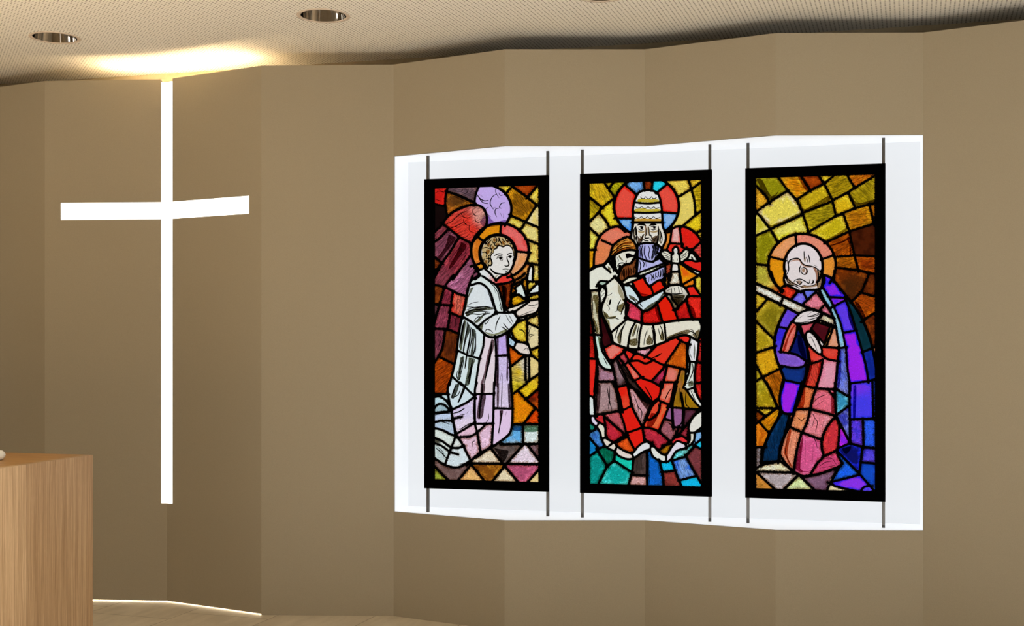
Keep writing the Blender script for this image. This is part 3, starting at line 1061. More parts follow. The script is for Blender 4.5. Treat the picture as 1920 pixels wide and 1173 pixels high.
ART_B = """@B1
E 8 738,430 340,315 119,417
L 6 410,555 600,555
L 6 515,205 635,308
L 6 840,290 950,200
L 5 705,150 718,260
L 5 805,150 790,260
C 7 590,660 598,600 598,450 620,350 665,280 755,258 840,280 880,350 900,480 905,600
L 6 895,490 1065,503
C 7 592,560 590,640 575,760
C 7 903,590 912,650 935,700 940,780 905,860
C 4 625,388 750,398 875,388
C 4 605,493 750,497 895,488
L 8 590,597 910,597
L 7 125,320 200,380 275,445
L 6 285,165 350,260 410,340
L 6 270,445 410,335
L 5 345,240 415,155
L 6 270,440 240,490 125,605
L 6 240,495 300,560 352,650
L 6 125,640 170,680 245,745
C 7 185,1075 195,900 245,750 340,665 440,640 510,690
C 5 440,640 480,650 520,670
L 6 275,785 385,835
C 6 285,1045 350,960 375,870 430,800 540,745 600,790 635,850 645,900
C 6 200,1060 290,1040
L 5 125,885 205,885
L 7 125,1105 200,1055 300,1035
C 7 300,1040 370,970 460,910 560,885 645,895
L 6 640,840 640,1000 625,1060
L 6 1080,325 1200,255 1325,165
C 6 1175,140 1205,240 1240,380 1250,520
L 7 1110,640 1250,520 1325,470
C 7 965,700 1040,645 1130,640 1230,690 1300,770 1330,850
L 5 1265,705 1325,670
L 6 1005,650 985,800 950,880
L 6 1085,650 1110,850
L 5 985,815 1115,822
L 6 1210,890 1310,800
C 5 1110,850 1160,880 1215,885
L 5 1210,880 1325,1010
@D2
C 5 475,500 560,480 640,500 730,560 780,570 760,480 800,420 840,405 885,430 905,500 900,570 960,560 1040,470 1120,465 1160,520 1130,640 1060,710 960,780 840,795 730,770 600,710 500,600 475,500
L 3 735,590 735,740
L 3 920,590 935,740
L 5 600,780 -10,1005
L 5 640,800 500,720 430,570
L 6 650,805 300,980 -10,1100
L 5 330,740 440,580
L 5 325,735 500,660 560,700
L 5 1000,790 1220,920 1450,1010
L 5 980,820 1200,980 1450,1110
L 5 1160,560 1230,540 1340,700
C 6 1090,720 1220,720 1300,750 1450,730
L 6 1440,740 1100,430
L 6 745,820 700,1173
L 6 900,810 940,1173
L 5 740,985 915,985
L 6 590,860 590,1173
L 5 570,1060 720,1080
@B1
C 6 640,835 700,815 800,815 870,840 905,890
L 5 640,965 740,1000 800,1010
L 6 640,975 640,1100
C 5 430,1100 370,1050 350,1000
C 5 380,960 380,1060 420,1110
@D1
L 7 50,1150 180,1070 310,1040
L 6 310,1040 420,1130 470,1173
C 5 560,860 560,1000 600,1173
C 5 660,1173 740,1030 900,980 1000,760
C 6 1020,760 1020,1000 1000,1173
@D3
C 7 500,200 540,300 620,400 640,380 780,280 880,250 930,170
L 5 350,185 430,188 500,175
L 5 430,108 335,172
L 7 60,310 80,370 500,200
C 6 60,310 200,210 360,185
L 6 20,0 -10,220 80,370
L 6 640,380 690,530
L 6 860,290 925,410
C 6 930,160 900,250 930,380
L 6 1010,150 990,390
L 5 930,180 1020,200
L 6 1220,100 1260,370
L 6 1260,370 1493,230 1680,125
C 6 290,340 360,480 460,600 600,590 760,520 930,420
C 7 90,370 130,560 190,660 350,770 490,890
C 7 150,370 240,380 340,500 430,640 440,680
L 6 360,750 450,660
C 6 440,690 600,620 760,530 920,450
C 7 490,890 620,850 780,720 920,580 960,560
C 7 930,440 1010,380 1140,360 1260,370 1340,440 1400,550 1350,640 1200,790 1180,840 1090,860
C 6 920,440 920,520 1040,550
C 5 930,530 1040,560 1080,650 1190,790
L 6 940,570 1040,700 1110,860
L 6 1110,860 1200,800
L 6 770,720 880,1110
L 6 1110,850 1190,1070
C 7 120,680 190,780 150,960 120,1020
L 6 465,890 465,1090
L 6 1380,590 1500,580 1680,592
L 6 1350,640 1420,900 1480,1050
L 5 1340,430 1400,390 1500,380
@B2
C 6 1240,15 1250,110 1320,200
C 8 520,425 560,440 640,462 720,487 830,487 950,465 1150,440 1325,440
L 7 130,138 250,130
L 6 295,85 410,-10
C 5 215,90 250,40 320,40
C 7 235,80 250,250 245,400 268,610
C 7 145,140 150,350 190,600
L 5 130,600 265,603
C 7 190,600 208,750 235,880 290,950 365,970
C 6 265,600 268,750 330,860 380,940 365,970
C 5 240,120 290,85 318,130 305,220 270,270
C 7 400,-10 480,90 515,180 525,300 520,380 550,430
C 7 250,80 305,120 315,180 265,340 320,480 370,600 385,680
L 7 350,590 540,430
C 8 370,660 400,690 550,745 700,745 850,705 960,662
C 6 625,460 570,570 540,740
L 6 690,485 665,600 655,745
L 6 805,490 825,600 825,715
L 6 925,470 942,665
C 8 950,660 1060,622 1160,605 1280,665
C 7 1290,440 1315,520 1285,650
C 6 1195,640 1170,780 1195,890
C 6 1285,650 1275,780 1260,890
L 5 1185,880 1330,890
C 6 1195,890 1180,1000 1140,1110 1125,1150
C 6 1255,890 1240,1030 1245,1190
L 5 1245,1105 1330,1100
L 6 260,370 390,690
L 6 130,850 225,855
C 6 190,620 205,800 215,900 205,1050 190,1190
C 6 215,900 225,1000 215,1190
L 6 290,740 390,685
L 6 265,660 310,800 345,860 390,870
L 7 385,870 540,750
L 7 530,745 640,795 760,840 900,910 1175,968
L 6 720,840 850,705
L 6 925,920 1100,660
C 6 1050,630 1110,670 1195,700
L 6 1165,690 1165,968
C 7 550,880 650,870 730,900 820,860
L 6 625,780 560,880
L 7 545,880 700,1060 790,1085
L 7 940,920 790,1085
L 7 780,1080 900,1150
L 6 505,740 620,800
C 6 440,830 520,930 600,1080
L 6 495,915 560,880
L 6 600,1085 700,1040
L 6 500,770 560,880
L 7 950,950 900,1160
L 6 1090,975 1050,1110
L 6 930,1095 1060,1098
L 5 1150,970 1145,1110
C 6 375,880 400,1000 430,1160
C 5 430,850 500,1000 570,1150
L 6 225,1092 395,1088
L 6 430,1150 560,1120
L 6 610,1080 660,1150
@B3
C 7 385,-20 430,100 460,290
L 7 195,325 450,280
C 7 215,-20 200,60 190,170 200,320
C 6 130,115 180,140 200,200 195,310 215,380 300,440 315,560 400,610 430,650 510,700 590,720 650,650 720,605 790,615 860,700 940,740 1000,660 1060,595 1150,625 1190,590 1190,520 1180,440 1230,340 1330,260
C 6 130,300 150,340 160,400 215,450 250,500 275,590 320,660 400,700 450,750 540,785 610,770 700,710 770,690 810,760 900,810 980,800 1050,700 1150,665 1230,600 1250,510 1330,440
L 5 150,330 215,335
L 5 205,460 235,415
L 5 270,570 320,555
L 5 405,710 430,650
L 5 580,720 605,775
L 5 770,690 800,615
L 5 945,740 945,810
L 5 1145,620 1155,670
L 5 1185,510 1250,505
L 7 420,20 465,160 490,290
L 6 540,20 580,220
L 6 465,290 580,225
L 7 570,200 620,310 695,450
L 6 460,285 500,400 530,520
L 7 500,520 690,455
C 7 530,-20 620,60 700,160 790,200
L 6 720,370 800,190
L 7 650,20 800,190
L 7 795,188 860,155
C 6 890,-20 880,100 850,165
L 7 845,160 985,220
L 7 1035,-20 985,220
C 7 860,160 790,240 740,360 690,450
C 6 885,190 860,290 780,370 740,370
C 6 690,450 780,460 870,490
L 7 980,215 930,340 865,495
C 9 1050,20 1010,200 1010,330 1020,460
L 9 1100,100 1125,250 1120,430
L 6 960,240 1260,260
L 5 940,365 1000,380
L 6 865,490 990,605
L 6 985,605 1100,500 1180,400 1290,260
C 5 1080,440 1060,500 1020,560
L 5 1020,450 1115,450
C 6 1150,50 1240,180 1330,270
C 7 1240,20 1270,120 1330,220
L 5 1160,60 1240,35
L 6 700,470 715,575 860,690
L 7 870,690 985,600
L 6 530,520 605,670
L 6 695,450 712,580
L 5 430,605 545,540
L 7 290,330 400,430 510,520
L 6 290,330 310,460
L 6 350,640 530,520
L 5 1180,440 1170,560
L 5 1040,560 1110,540 1180,590
L 5 910,640 1000,620
L 6 125,510 200,475
L 7 130,550 240,675 300,650
L 6 125,765 230,690
L 7 215,680 330,860
L 7 410,690 400,800 325,860
L 7 330,850 225,1060
L 6 395,795 560,905 590,920
L 7 600,775 590,900 550,1060
L 7 745,700 745,1065
L 6 590,950 745,957
L 7 870,790 900,900 920,1065
L 6 895,920 1020,905
L 7 1000,795 1060,960 1110,1075
L 6 1080,1008 1260,960
L 7 1145,745 1240,920 1325,1060
L 7 1240,650 1140,760 1000,800
L 6 1245,630 1325,565
L 6 1240,640 1330,690
L 5 1265,490 1325,495
G 480,100 e82010 e82010 p
@B1
G 240,300 c8b41c b89c14 t60
G 330,190 a8a010 a8a010 s
G 450,230 b0b010 8c8c0c t40
G 180,470 b0a010 8c7c0c t50
G 330,520 d4c81c dcd428 s
G 240,640 d4d070 dcdc8c s
G 170,780 c4c43c ccd054 s
G 160,1000 dc9c0c b8780c e
G 520,400 e82414 ec5040 m
G 510,640 3c84d4 80b8ec m
G 640,230 5898e0 70a8e0 s
G 755,200 7c2c08 5c1c06 s
G 850,210 0c98b0 20b4c8 e
G 960,360 e82c20 ec5040 m
G 960,600 4c8cd0 88b4e4 m
G 1080,230 dcc838 e0d050 s
G 1250,190 c8b028 c8b028 s
G 1270,400 bca818 988408 t5
G 1140,420 dccc50 e0d464 e
G 1220,590 d8c81c d0bc18 s
G 1300,700 dcc838 dcc838 s
G 380,740 d0644c cc7058 e
G 280,900 c87848 c06c40 e
G 480,830 c88838 b87828 s
G 740,330 f0f0ec f0f0ec p
G 740,430 f0f0ec f0f0ec p
G 740,540 f0f0ec f0f0ec p
G 740,700 f2ecdc f2ecdc p
G 730,900 a4a4d4 a0a0cc p
G 710,1050 a8a8d4 a4a4cc p
G 965,760 c87828 a85c18 p
G 1045,730 ee8078 f0b8b0 m
G 1000,860 e02c20 e02c20 p
G 1180,780 d8241c c01810 e
G 1280,900 d84c44 c83c34 t0
G 530,950 ece8d4 ece8d4 p
G 600,1100 7c4420 5c2c10 t90
@D2
G 840,460 f4f2ea f4f2ea p
G 600,600 f0eed8 f0eed8 p
G 830,680 f0eedc f0eedc p
G 1030,600 f0eed8 f0eed8 p
G 380,650 d8d4c4 d8d4c4 p
G 400,892 d8dcc0 e8ecd8 p
G 120,1005 e8ecd8 e8ecd8 p
G 420,1100 a0a0cc a0a0cc p
G 1230,620 e0e0d0 e0e0d0 p
G 1300,830 e4241a e4241a p
G 1290,985 d0e0d4 d0e4dc p
G 650,950 b04c34 983c24 s
G 830,920 f0ece4 f0ece4 p
G 820,1080 e4e0cc e4e0cc s
G 1060,1030 e8a410 e05c10 m
G 630,1120 c87428 c87428 s
G 540,1000 a0a0cc a0a0cc p
G 900,400 e0382c e0382c p
@D1
G 400,1080 dcdccc dcdccc p
G 620,1000 e4e4d4 e4e4d4 p
G 820,1100 7c4420 5c2c10 t90
G 1080,1050 a8a8cc a8a8cc p
@D3
G 950,290 dc9838 dc9838 e
G 1060,300 e4e0cc e4e0cc s
G 500,450 ea2410 ea2410 p
G 760,400 ea2410 ea2410 p
G 250,250 e8e4cc e8e4cc p
G 200,100 7c4420 5c2c10 t90
G 280,520 b4c4c4 c0ccd0 p
G 600,700 b8c8cc bcccd0 p
G 310,900 c03850 b83048 s
G 640,980 c81810 b41410 s
G 960,850 e8200c e8200c p
G 1280,920 b81810 a01010 s
G 1090,780 c01810 c01810 p
G 1180,480 ece8d8 ece8d8 p
G 1140,680 5c5028 4c4020 s
G 1440,480 e0241a e0241a p
G 1460,720 e4281c e4281c s
G 1350,250 e06c10 e09810 m
@B2
G 1290,100 d8d040 d8d040 s
G 230,60 a4c8b0 a8ccb8 p
G 280,60 8ca090 8ca090 p
G 200,300 b8b498 a8a488 s
G 220,700 b4ccc0 c4d8cc p
G 290,880 c8dcd0 c8dcd0 p
G 275,180 e0e0d0 e0e0d0 p
G 400,250 e0dcc8 e4e4d4 p
G 500,620 ece8d4 ece8d4 p
G 610,620 e8e4cc e8e4cc p
G 740,620 e8e4cc e8e4cc p
G 870,590 e8e4cc e8e4cc p
G 1050,540 e8e4d0 e8e4d0 p
G 1230,760 dcdcdc e4e4e4 p
G 1210,1000 d4dcd0 d4dcd0 p
G 280,550 30060a 240508 p
G 165,500 5c0c10 440a0c s
G 165,740 c02018 8c1410 s
G 170,980 e0281c c81c14 p
G 1300,780 d03030 b02424 s
G 1290,1000 b41c18 981410 s
G 1290,1140 d83028 b82020 s
G 400,770 e84434 ec8070 m
G 570,800 e4281c e4281c p
G 660,850 e8301c e8301c p
G 720,760 c890a0 c890a0 s
G 900,790 ea3420 ea3420 p
G 1060,840 c46010 a84808 s
G 1130,660 d8281c d8281c p
G 740,980 ea2c1a ea2c1a p
G 620,980 ec4c3c ec7c68 m
G 480,870 c84858 c84858 s
G 870,1050 a82c4c 842040 s
G 1010,1030 e84434 ec8070 m
G 1115,1040 8c6414 745008 e
G 450,1020 745c64 84686c s
G 530,1100 40282c 30201e s
G 300,1010 9c7484 906878 s
@B3
G 300,150 846868 907474 s
G 170,220 ccd4d0 ccd4d0 p
G 180,400 e4dcec e4dcec p
G 270,490 f2ecd8 f2ecd8 p
G 340,640 f2e6d4 f2e6d4 p
G 510,720 f2dcd0 f2e6dc p
G 690,690 f4f4f4 f4f4f4 p
G 850,740 f0f0e4 f0f0e4 p
G 1050,640 f0e8f0 f0e8f0 p
G 1215,570 f0ead8 f0ead8 p
G 1260,400 f4f0e4 f4f0e4 p
G 510,150 e8281a ec5030 s
G 580,370 ea2014 ea2014 p
G 650,180 b4888c a87c80 s
G 750,170 2c1c18 241814 p
G 770,80 ea2014 ea2014 p
G 940,100 ea5840 ec8068 m
G 840,260 e84c30 e84c30 m
G 850,380 e83c20 ec6c3c m
G 975,300 8c5c80 805078 p
G 1060,350 8c5c84 805078 e
G 1060,150 8c6410 7c580c p
G 1020,180 8c6410 7c580c p
G 1170,180 98700c 846008 s
G 1190,300 4c2434 4c2434 s
G 1230,350 8c4850 8c4850 e
G 950,480 8c5058 844c54 s
G 1130,500 9c2c3c 8c2838 s
G 1100,580 d02c30 d02c30 p
G 840,590 b02838 982030 s
G 620,570 e82014 e82014 p
G 510,620 d85418 cc4c14 s
G 390,500 bc2830 a82030 s
G 400,380 ac5058 9c4850 s
G 250,370 c02c30 a82028 e
G 945,680 8c5c08 8c5c08 s
G 1210,250 140a0a 140a0a p
G 1240,150 dcdcd0 e4e4dc p
G 1300,60 d82c24 c02018 p
G 165,470 0c7c6c 0c7c6c s
G 200,570 3c78b8 2c5ca0 t80
G 165,690 0c70a8 0c64a0 e
G 310,750 047058 045c40 t80
G 210,900 0c948c 087870 s
G 430,960 38b8b4 0c8c84 s
G 500,830 14b49c 14a890 e
G 660,850 4c3c38 342824 t90
G 660,1010 b08480 b08480 s
G 820,920 0c5cb4 0c50a0 s
G 960,860 0cb0d8 0ca0c8 e
G 1000,1000 7c2c28 702824 s
G 1140,880 2c64c4 78a0dc t70
G 1200,1020 0ca8d0 0ca8d0 e
G 1240,850 703438 642c30 s
G 1120,720 4cc0c8 70ccd0 s
G 1275,550 78b0e4 94c0e8 e
G 1300,620 1cb0d0 1cb0d0 e
G 1300,465 1cb0b0 1cb0b0 e
@D1
S 4 350,1020 440,900 520,830 600,770
S 9 1010,235 1080,215 1160,230 1175,245
S 9 1250,245 1310,222 1400,225
S 4 1035,280 1090,258 1150,275
S 4 1030,300 1080,335 1140,320
F 0a0604 1075,265 1125,265 1130,300 1100,315 1075,300
S 4 1270,275 1330,255 1400,270
S 4 1280,310 1330,330 1400,310
F 0a0604 1330,262 1370,262 1380,295 1350,308 1330,295
S 4 1195,290 1190,380 1190,430 1155,470
S 4 1240,260 1250,330 1255,430 1275,450
S 6 1155,480 1200,495 1255,485
V 8c6844 1165,240 1190,240 1185,440 1160,470 1170,330
V a88858 1225,250 1245,300 1240,430 1225,470 1215,300
V 4c3018 1010,440 1080,500 1140,420 1100,560 1080,600 1030,580
V 4c3018 1290,440 1340,500 1430,420 1440,480 1400,600 1330,590 1290,500
S 6 1150,550 1190,540 1240,550
S 4 1080,600 1110,540 1160,510 1190,500
S 4 1320,600 1290,540 1250,500
S 4 1100,600 1150,575 1250,575 1310,600
S 5 930,360 960,300 985,260
S 4 950,540 960,460 990,400
S 4 975,550 985,480 1000,440
S 3 1450,560 1430,480 1440,300
S 3 1470,600 1470,480
S 3 1050,640 1030,700 1040,780
S 4 1130,640 1080,740 1080,860
S 4 1160,640 1150,780 1200,920
S 3 1080,650 1060,720
S 4 1300,640 1340,700 1310,800 1330,900
S 4 1340,620 1380,700 1350,800
S 5 1400,620 1440,700 1400,800 1360,900
S 4 1360,640 1420,740
V 1c1c24 1300,640 1400,620 1450,660 1430,760 1350,860 1300,930 1290,860 1330,760
S 5 1060,940 1080,1050 1060,1150
S 5 1110,950 1150,1000 1130,1080
S 4 1180,960 1190,1060
S 2 1220,820 1230,850
S 4 510,960 520,1100 540,1173
S 5 430,1060 480,1100
@B1
V d8c010 655,350 700,343 750,352 850,352 856,385 650,380
V d8c010 622,455 700,448 760,458 870,455 878,486 612,488
V d8a010 612,560 700,555 800,560 885,560 892,592 608,592
S 4 670,325 690,345 715,345 730,325
S 4 730,325 750,348 775,345 790,325
S 4 790,325 805,345 830,345 845,330
S 4 620,430 645,445 670,443 690,430
S 4 690,430 710,448 740,445 755,428
S 4 755,428 775,448 800,445 815,430
S 4 815,430 835,450 860,445 875,440
S 4 608,535 635,550 665,550 685,532
S 4 685,532 705,552 730,550 748,532
S 4 748,532 770,554 795,552 812,532
S 4 812,532 835,554 865,550 885,540
S 2 680,300 690,320
S 2 740,290 745,310
S 2 790,300 800,315
@D2
S 3 510,540 600,560 700,620
S 3 540,600 620,620 720,660
S 3 580,650 660,670 720,700
S 3 640,690 700,730
S 3 1130,490 1060,560 960,620
S 3 1120,560 1040,600 960,650
S 3 1090,610 1020,650 950,690
S 3 1060,680 980,700
S 3 1050,480 1030,530
S 5 780,690 790,740
S 5 880,680 870,740
S 2 790,480 880,480
S 2 800,500 870,500
F 0a0806 1210,620 1250,680 1230,720 1190,660
V 8c8c40 560,780 630,780 600,820 560,800
S 4 240,1040 300,1110 260,1173
S 4 330,1030 310,1100 350,1173
S 4 380,1010 370,1080 410,1120
S 4 440,980 430,1060 460,1120
S 4 490,950 490,1050 480,1120
S 4 540,920 540,1060 500,1130
@D3
S 5 560,250 520,200 560,300
S 5 610,200 600,310
S 5 660,160 660,280
S 5 700,150 690,270
S 5 740,120 730,240
S 5 790,90 780,220
S 5 840,60 830,200
S 5 880,40 870,170
S 5 580,320 540,270
V 5c5028 200,560 300,600 400,690 380,700 300,650 230,640
S 5 240,640 300,660 370,740
V 4c4828 500,850 640,740 780,660 900,500 920,530 780,700 620,850 500,885
S 5 420,720 440,760 480,800
S 6 1060,430 1060,530
S 6 1110,420 1130,530
S 6 1190,400 1220,520
S 6 1250,430 1280,510
S 6 1040,540 1150,545 1290,530
S 4 1080,600 1200,620 1290,600
S 4 1120,640 1200,700
S 5 970,480 1050,440
V 4c4020 1030,570 1150,560 1320,560 1290,660 1195,770 1100,680
V 3c2408 90,60 120,40 130,200 100,220
V 8c4c20 180,20 200,0 210,160 190,180
@B2
S 5 262,160 295,125
S 5 265,200 300,160
S 5 270,240 305,195
F 0a0604 352,235 370,225 365,270 350,290 342,280
V 6c6030 480,230 520,220 520,300 470,360 430,330 450,290 500,260
V 6c6030 285,350 330,380 350,410 420,400 400,430 330,430 300,400
V 8c8050 330,440 350,460 360,540 370,560 340,500
S 3 320,190 360,180 380,160
S 3 320,270 350,320 340,350
S 3 400,360 460,340
S 2 340,210 330,260
V 706438 190,180 230,200 240,340 215,380 200,280 175,200
V 706438 175,420 210,470 235,560 215,580 190,500
V 505828 230,620 255,640 250,740 240,700
S 3 170,420 190,520 210,580
S 4 290,840 310,880 330,920
S 3 300,830 330,880
V 5c5028 430,620 470,560 500,500 480,600 470,690 440,680
V 5c5028 560,650 640,640 635,710 560,705
V 6c6030 620,500 640,490 600,600 580,620
V 5c5028 735,660 770,600 800,660 790,700 740,700
V 6c6030 900,540 920,600 920,660 880,640
S 4 500,500 460,570 440,620
S 4 740,560 720,640 710,710
S 4 760,530 740,600
S 4 860,530 880,600 900,640
S 4 640,500 620,560 600,620
V 6c5c38 955,620 1050,580 1160,545 1200,560 1170,590 1060,610 960,640
V 6c5c38 1220,600 1290,540 1290,600 1270,650
S 3 1190,540 1230,560 1220,610
V 7c7c70 1240,680 1250,760 1240,860 1230,800
S 3 1210,680 1190,780 1220,860
S 5 1220,900 1225,980 1180,1090
V 5c5c40 1180,1090 1220,1080 1225,1130 1180,1140
S 4 1150,1110 1190,1100 1220,1110
S 5 760,860 830,830 880,800
S 5 810,840 860,820 900,790
S 5 460,890 500,980 560,1060
S 5 480,920 540,1010 590,1090
S 6 420,860 470,990 520,1080
@B3
S 4 1200,60 1230,130 1250,170
S 3 1215,60 1240,110
S 6 600,30 700,120 770,210
S 6 640,60 720,150 760,240
S 6 870,290 830,340 780,370
S 5 350,30 350,150 340,260
S 6 470,120 450,180 470,260
S 8 1020,80 1000,230 1020,330
S 8 1140,260 1130,350 1090,430
S 6 1085,40 1090,200
S 5 1150,90 1150,200 1190,250
S 5 1000,420 1040,480 1040,560
S 5 960,400 1000,430 1020,500
S 3 600,100 640,200 660,300
S 4 640,220 690,290 680,370
S 4 330,330 370,390 440,450
S 4 760,760 770,1040
S 3 640,760 640,900
S 3 690,760 690,900
V 3c2010 600,60 650,50 790,200 760,280 720,240
@D1
V 9c9484 925,350 965,290 985,330 975,480 985,600 940,570
V 9c9484 1440,300 1475,330 1480,480 1490,600 1450,560 1435,440
S 5 1000,300 1000,400 1015,480
S 5 1425,320 1430,420 1440,500
S 5 1100,480 1130,430 1160,420
S 5 1300,480 1280,430 1260,430
S 4 1040,560 1090,600 1120,640
V 8c8ca8 1040,700 1080,640 1100,800 1090,920 1050,860
V 8c8ca8 1150,700 1180,640 1170,820 1240,960 1190,930 1140,820
S 4 1230,640 1260,720 1240,820 1260,920
V 7c4c18 580,700 700,600 860,560 900,600 740,620 620,700
S 5 1110,640 1100,760 1120,880 1150,950
@B2
S 4 160,150 175,300 165,420
S 4 170,430 200,520 215,590
S 5 200,620 215,720 235,820
V 8c8460 280,330 320,400 340,480 370,560 350,570 310,480
V a8a088 440,60 490,150 500,230 470,210 440,140
S 5 470,230 440,290 430,350
S 6 520,240 490,330 470,390
S 5 330,430 400,420 450,440
S 5 960,640 1050,600 1150,575
S 5 460,480 430,560 410,640
S 6 520,470 480,560 460,690
S 5 660,500 640,600 640,700
S 5 790,520 810,600 800,700
S 5 880,500 905,560 915,650
S 5 1180,560 1240,580 1270,640
V 8c1410 820,300 860,330 900,440 860,440
V 7c1010 1180,280 1230,320 1260,420 1220,430
V 901410 620,100 680,160 760,180 700,190 640,150
@B3
S 5 230,40 215,160 225,280
S 4 330,40 345,150 380,280
S 6 720,20 780,120 800,170
V 5c4448 210,0 260,20 240,280 205,290
V 8c2008 790,300 860,320 800,440 740,430
S 7 860,200 870,290 820,350 760,370
S 5 930,170 960,100 1000,40
@H3
V d8a050 200,400 320,300 540,255 550,280 330,340 190,440
S 7 165,480 190,580 200,720
S 5 140,400 200,330 300,285 380,240 500,232
S 5 160,420 240,345 330,300 430,272 545,262
S 4 130,470 220,400 310,345
S 3 230,260 260,230 300,220
S 3 360,170 400,150 450,155
S 4 240,290 300,240 370,200
F 0a0604 405,385 470,375 530,405 590,395 560,435 480,455 425,465
V 6c6440 290,400 340,470 370,510 330,495 290,450
S 5 260,600 300,560 360,548 415,570
S 4 240,640 290,595 340,585
S 4 250,700 300,640 340,610
S 7 330,640 390,595 470,572 520,515 525,460
S 4 225,470 240,540 235,600
S 3 260,440 280,500 270,540
S 5 430,505 415,545 455,560
V 8c8060 90,600 130,640 140,700 100,680
S 4 370,650 360,720 370,800
S 4 410,640 430,720 410,790
S 4 460,640 470,720 450,780
S 4 500,650 520,700 500,760
S 4 550,620 560,700 540,740
S 4 580,560 585,650
S 3 350,680 340,760
@D1
F 0a0604 988,400 1003,410 1015,540 1060,620 1075,660 1030,650 992,560
F 0a0604 1428,420 1442,420 1436,560 1400,650 1350,650 1395,560
S 6 985,250 985,340 990,430
S 6 1432,250 1436,340 1440,430
V b8a070 1020,335 1060,355 1140,350 1165,335 1140,385 1040,378
V b8a070 1265,345 1330,358 1415,335 1400,378 1290,378
V 6c5428 1060,440 1110,470 1150,420 1120,520 1090,560
V 6c5428 1330,470 1390,440 1400,500 1360,560 1310,500
S 4 955,300 940,400 945,470
S 5 1465,330 1490,420 1480,520
S 4 1500,420 1510,520 1490,600"""
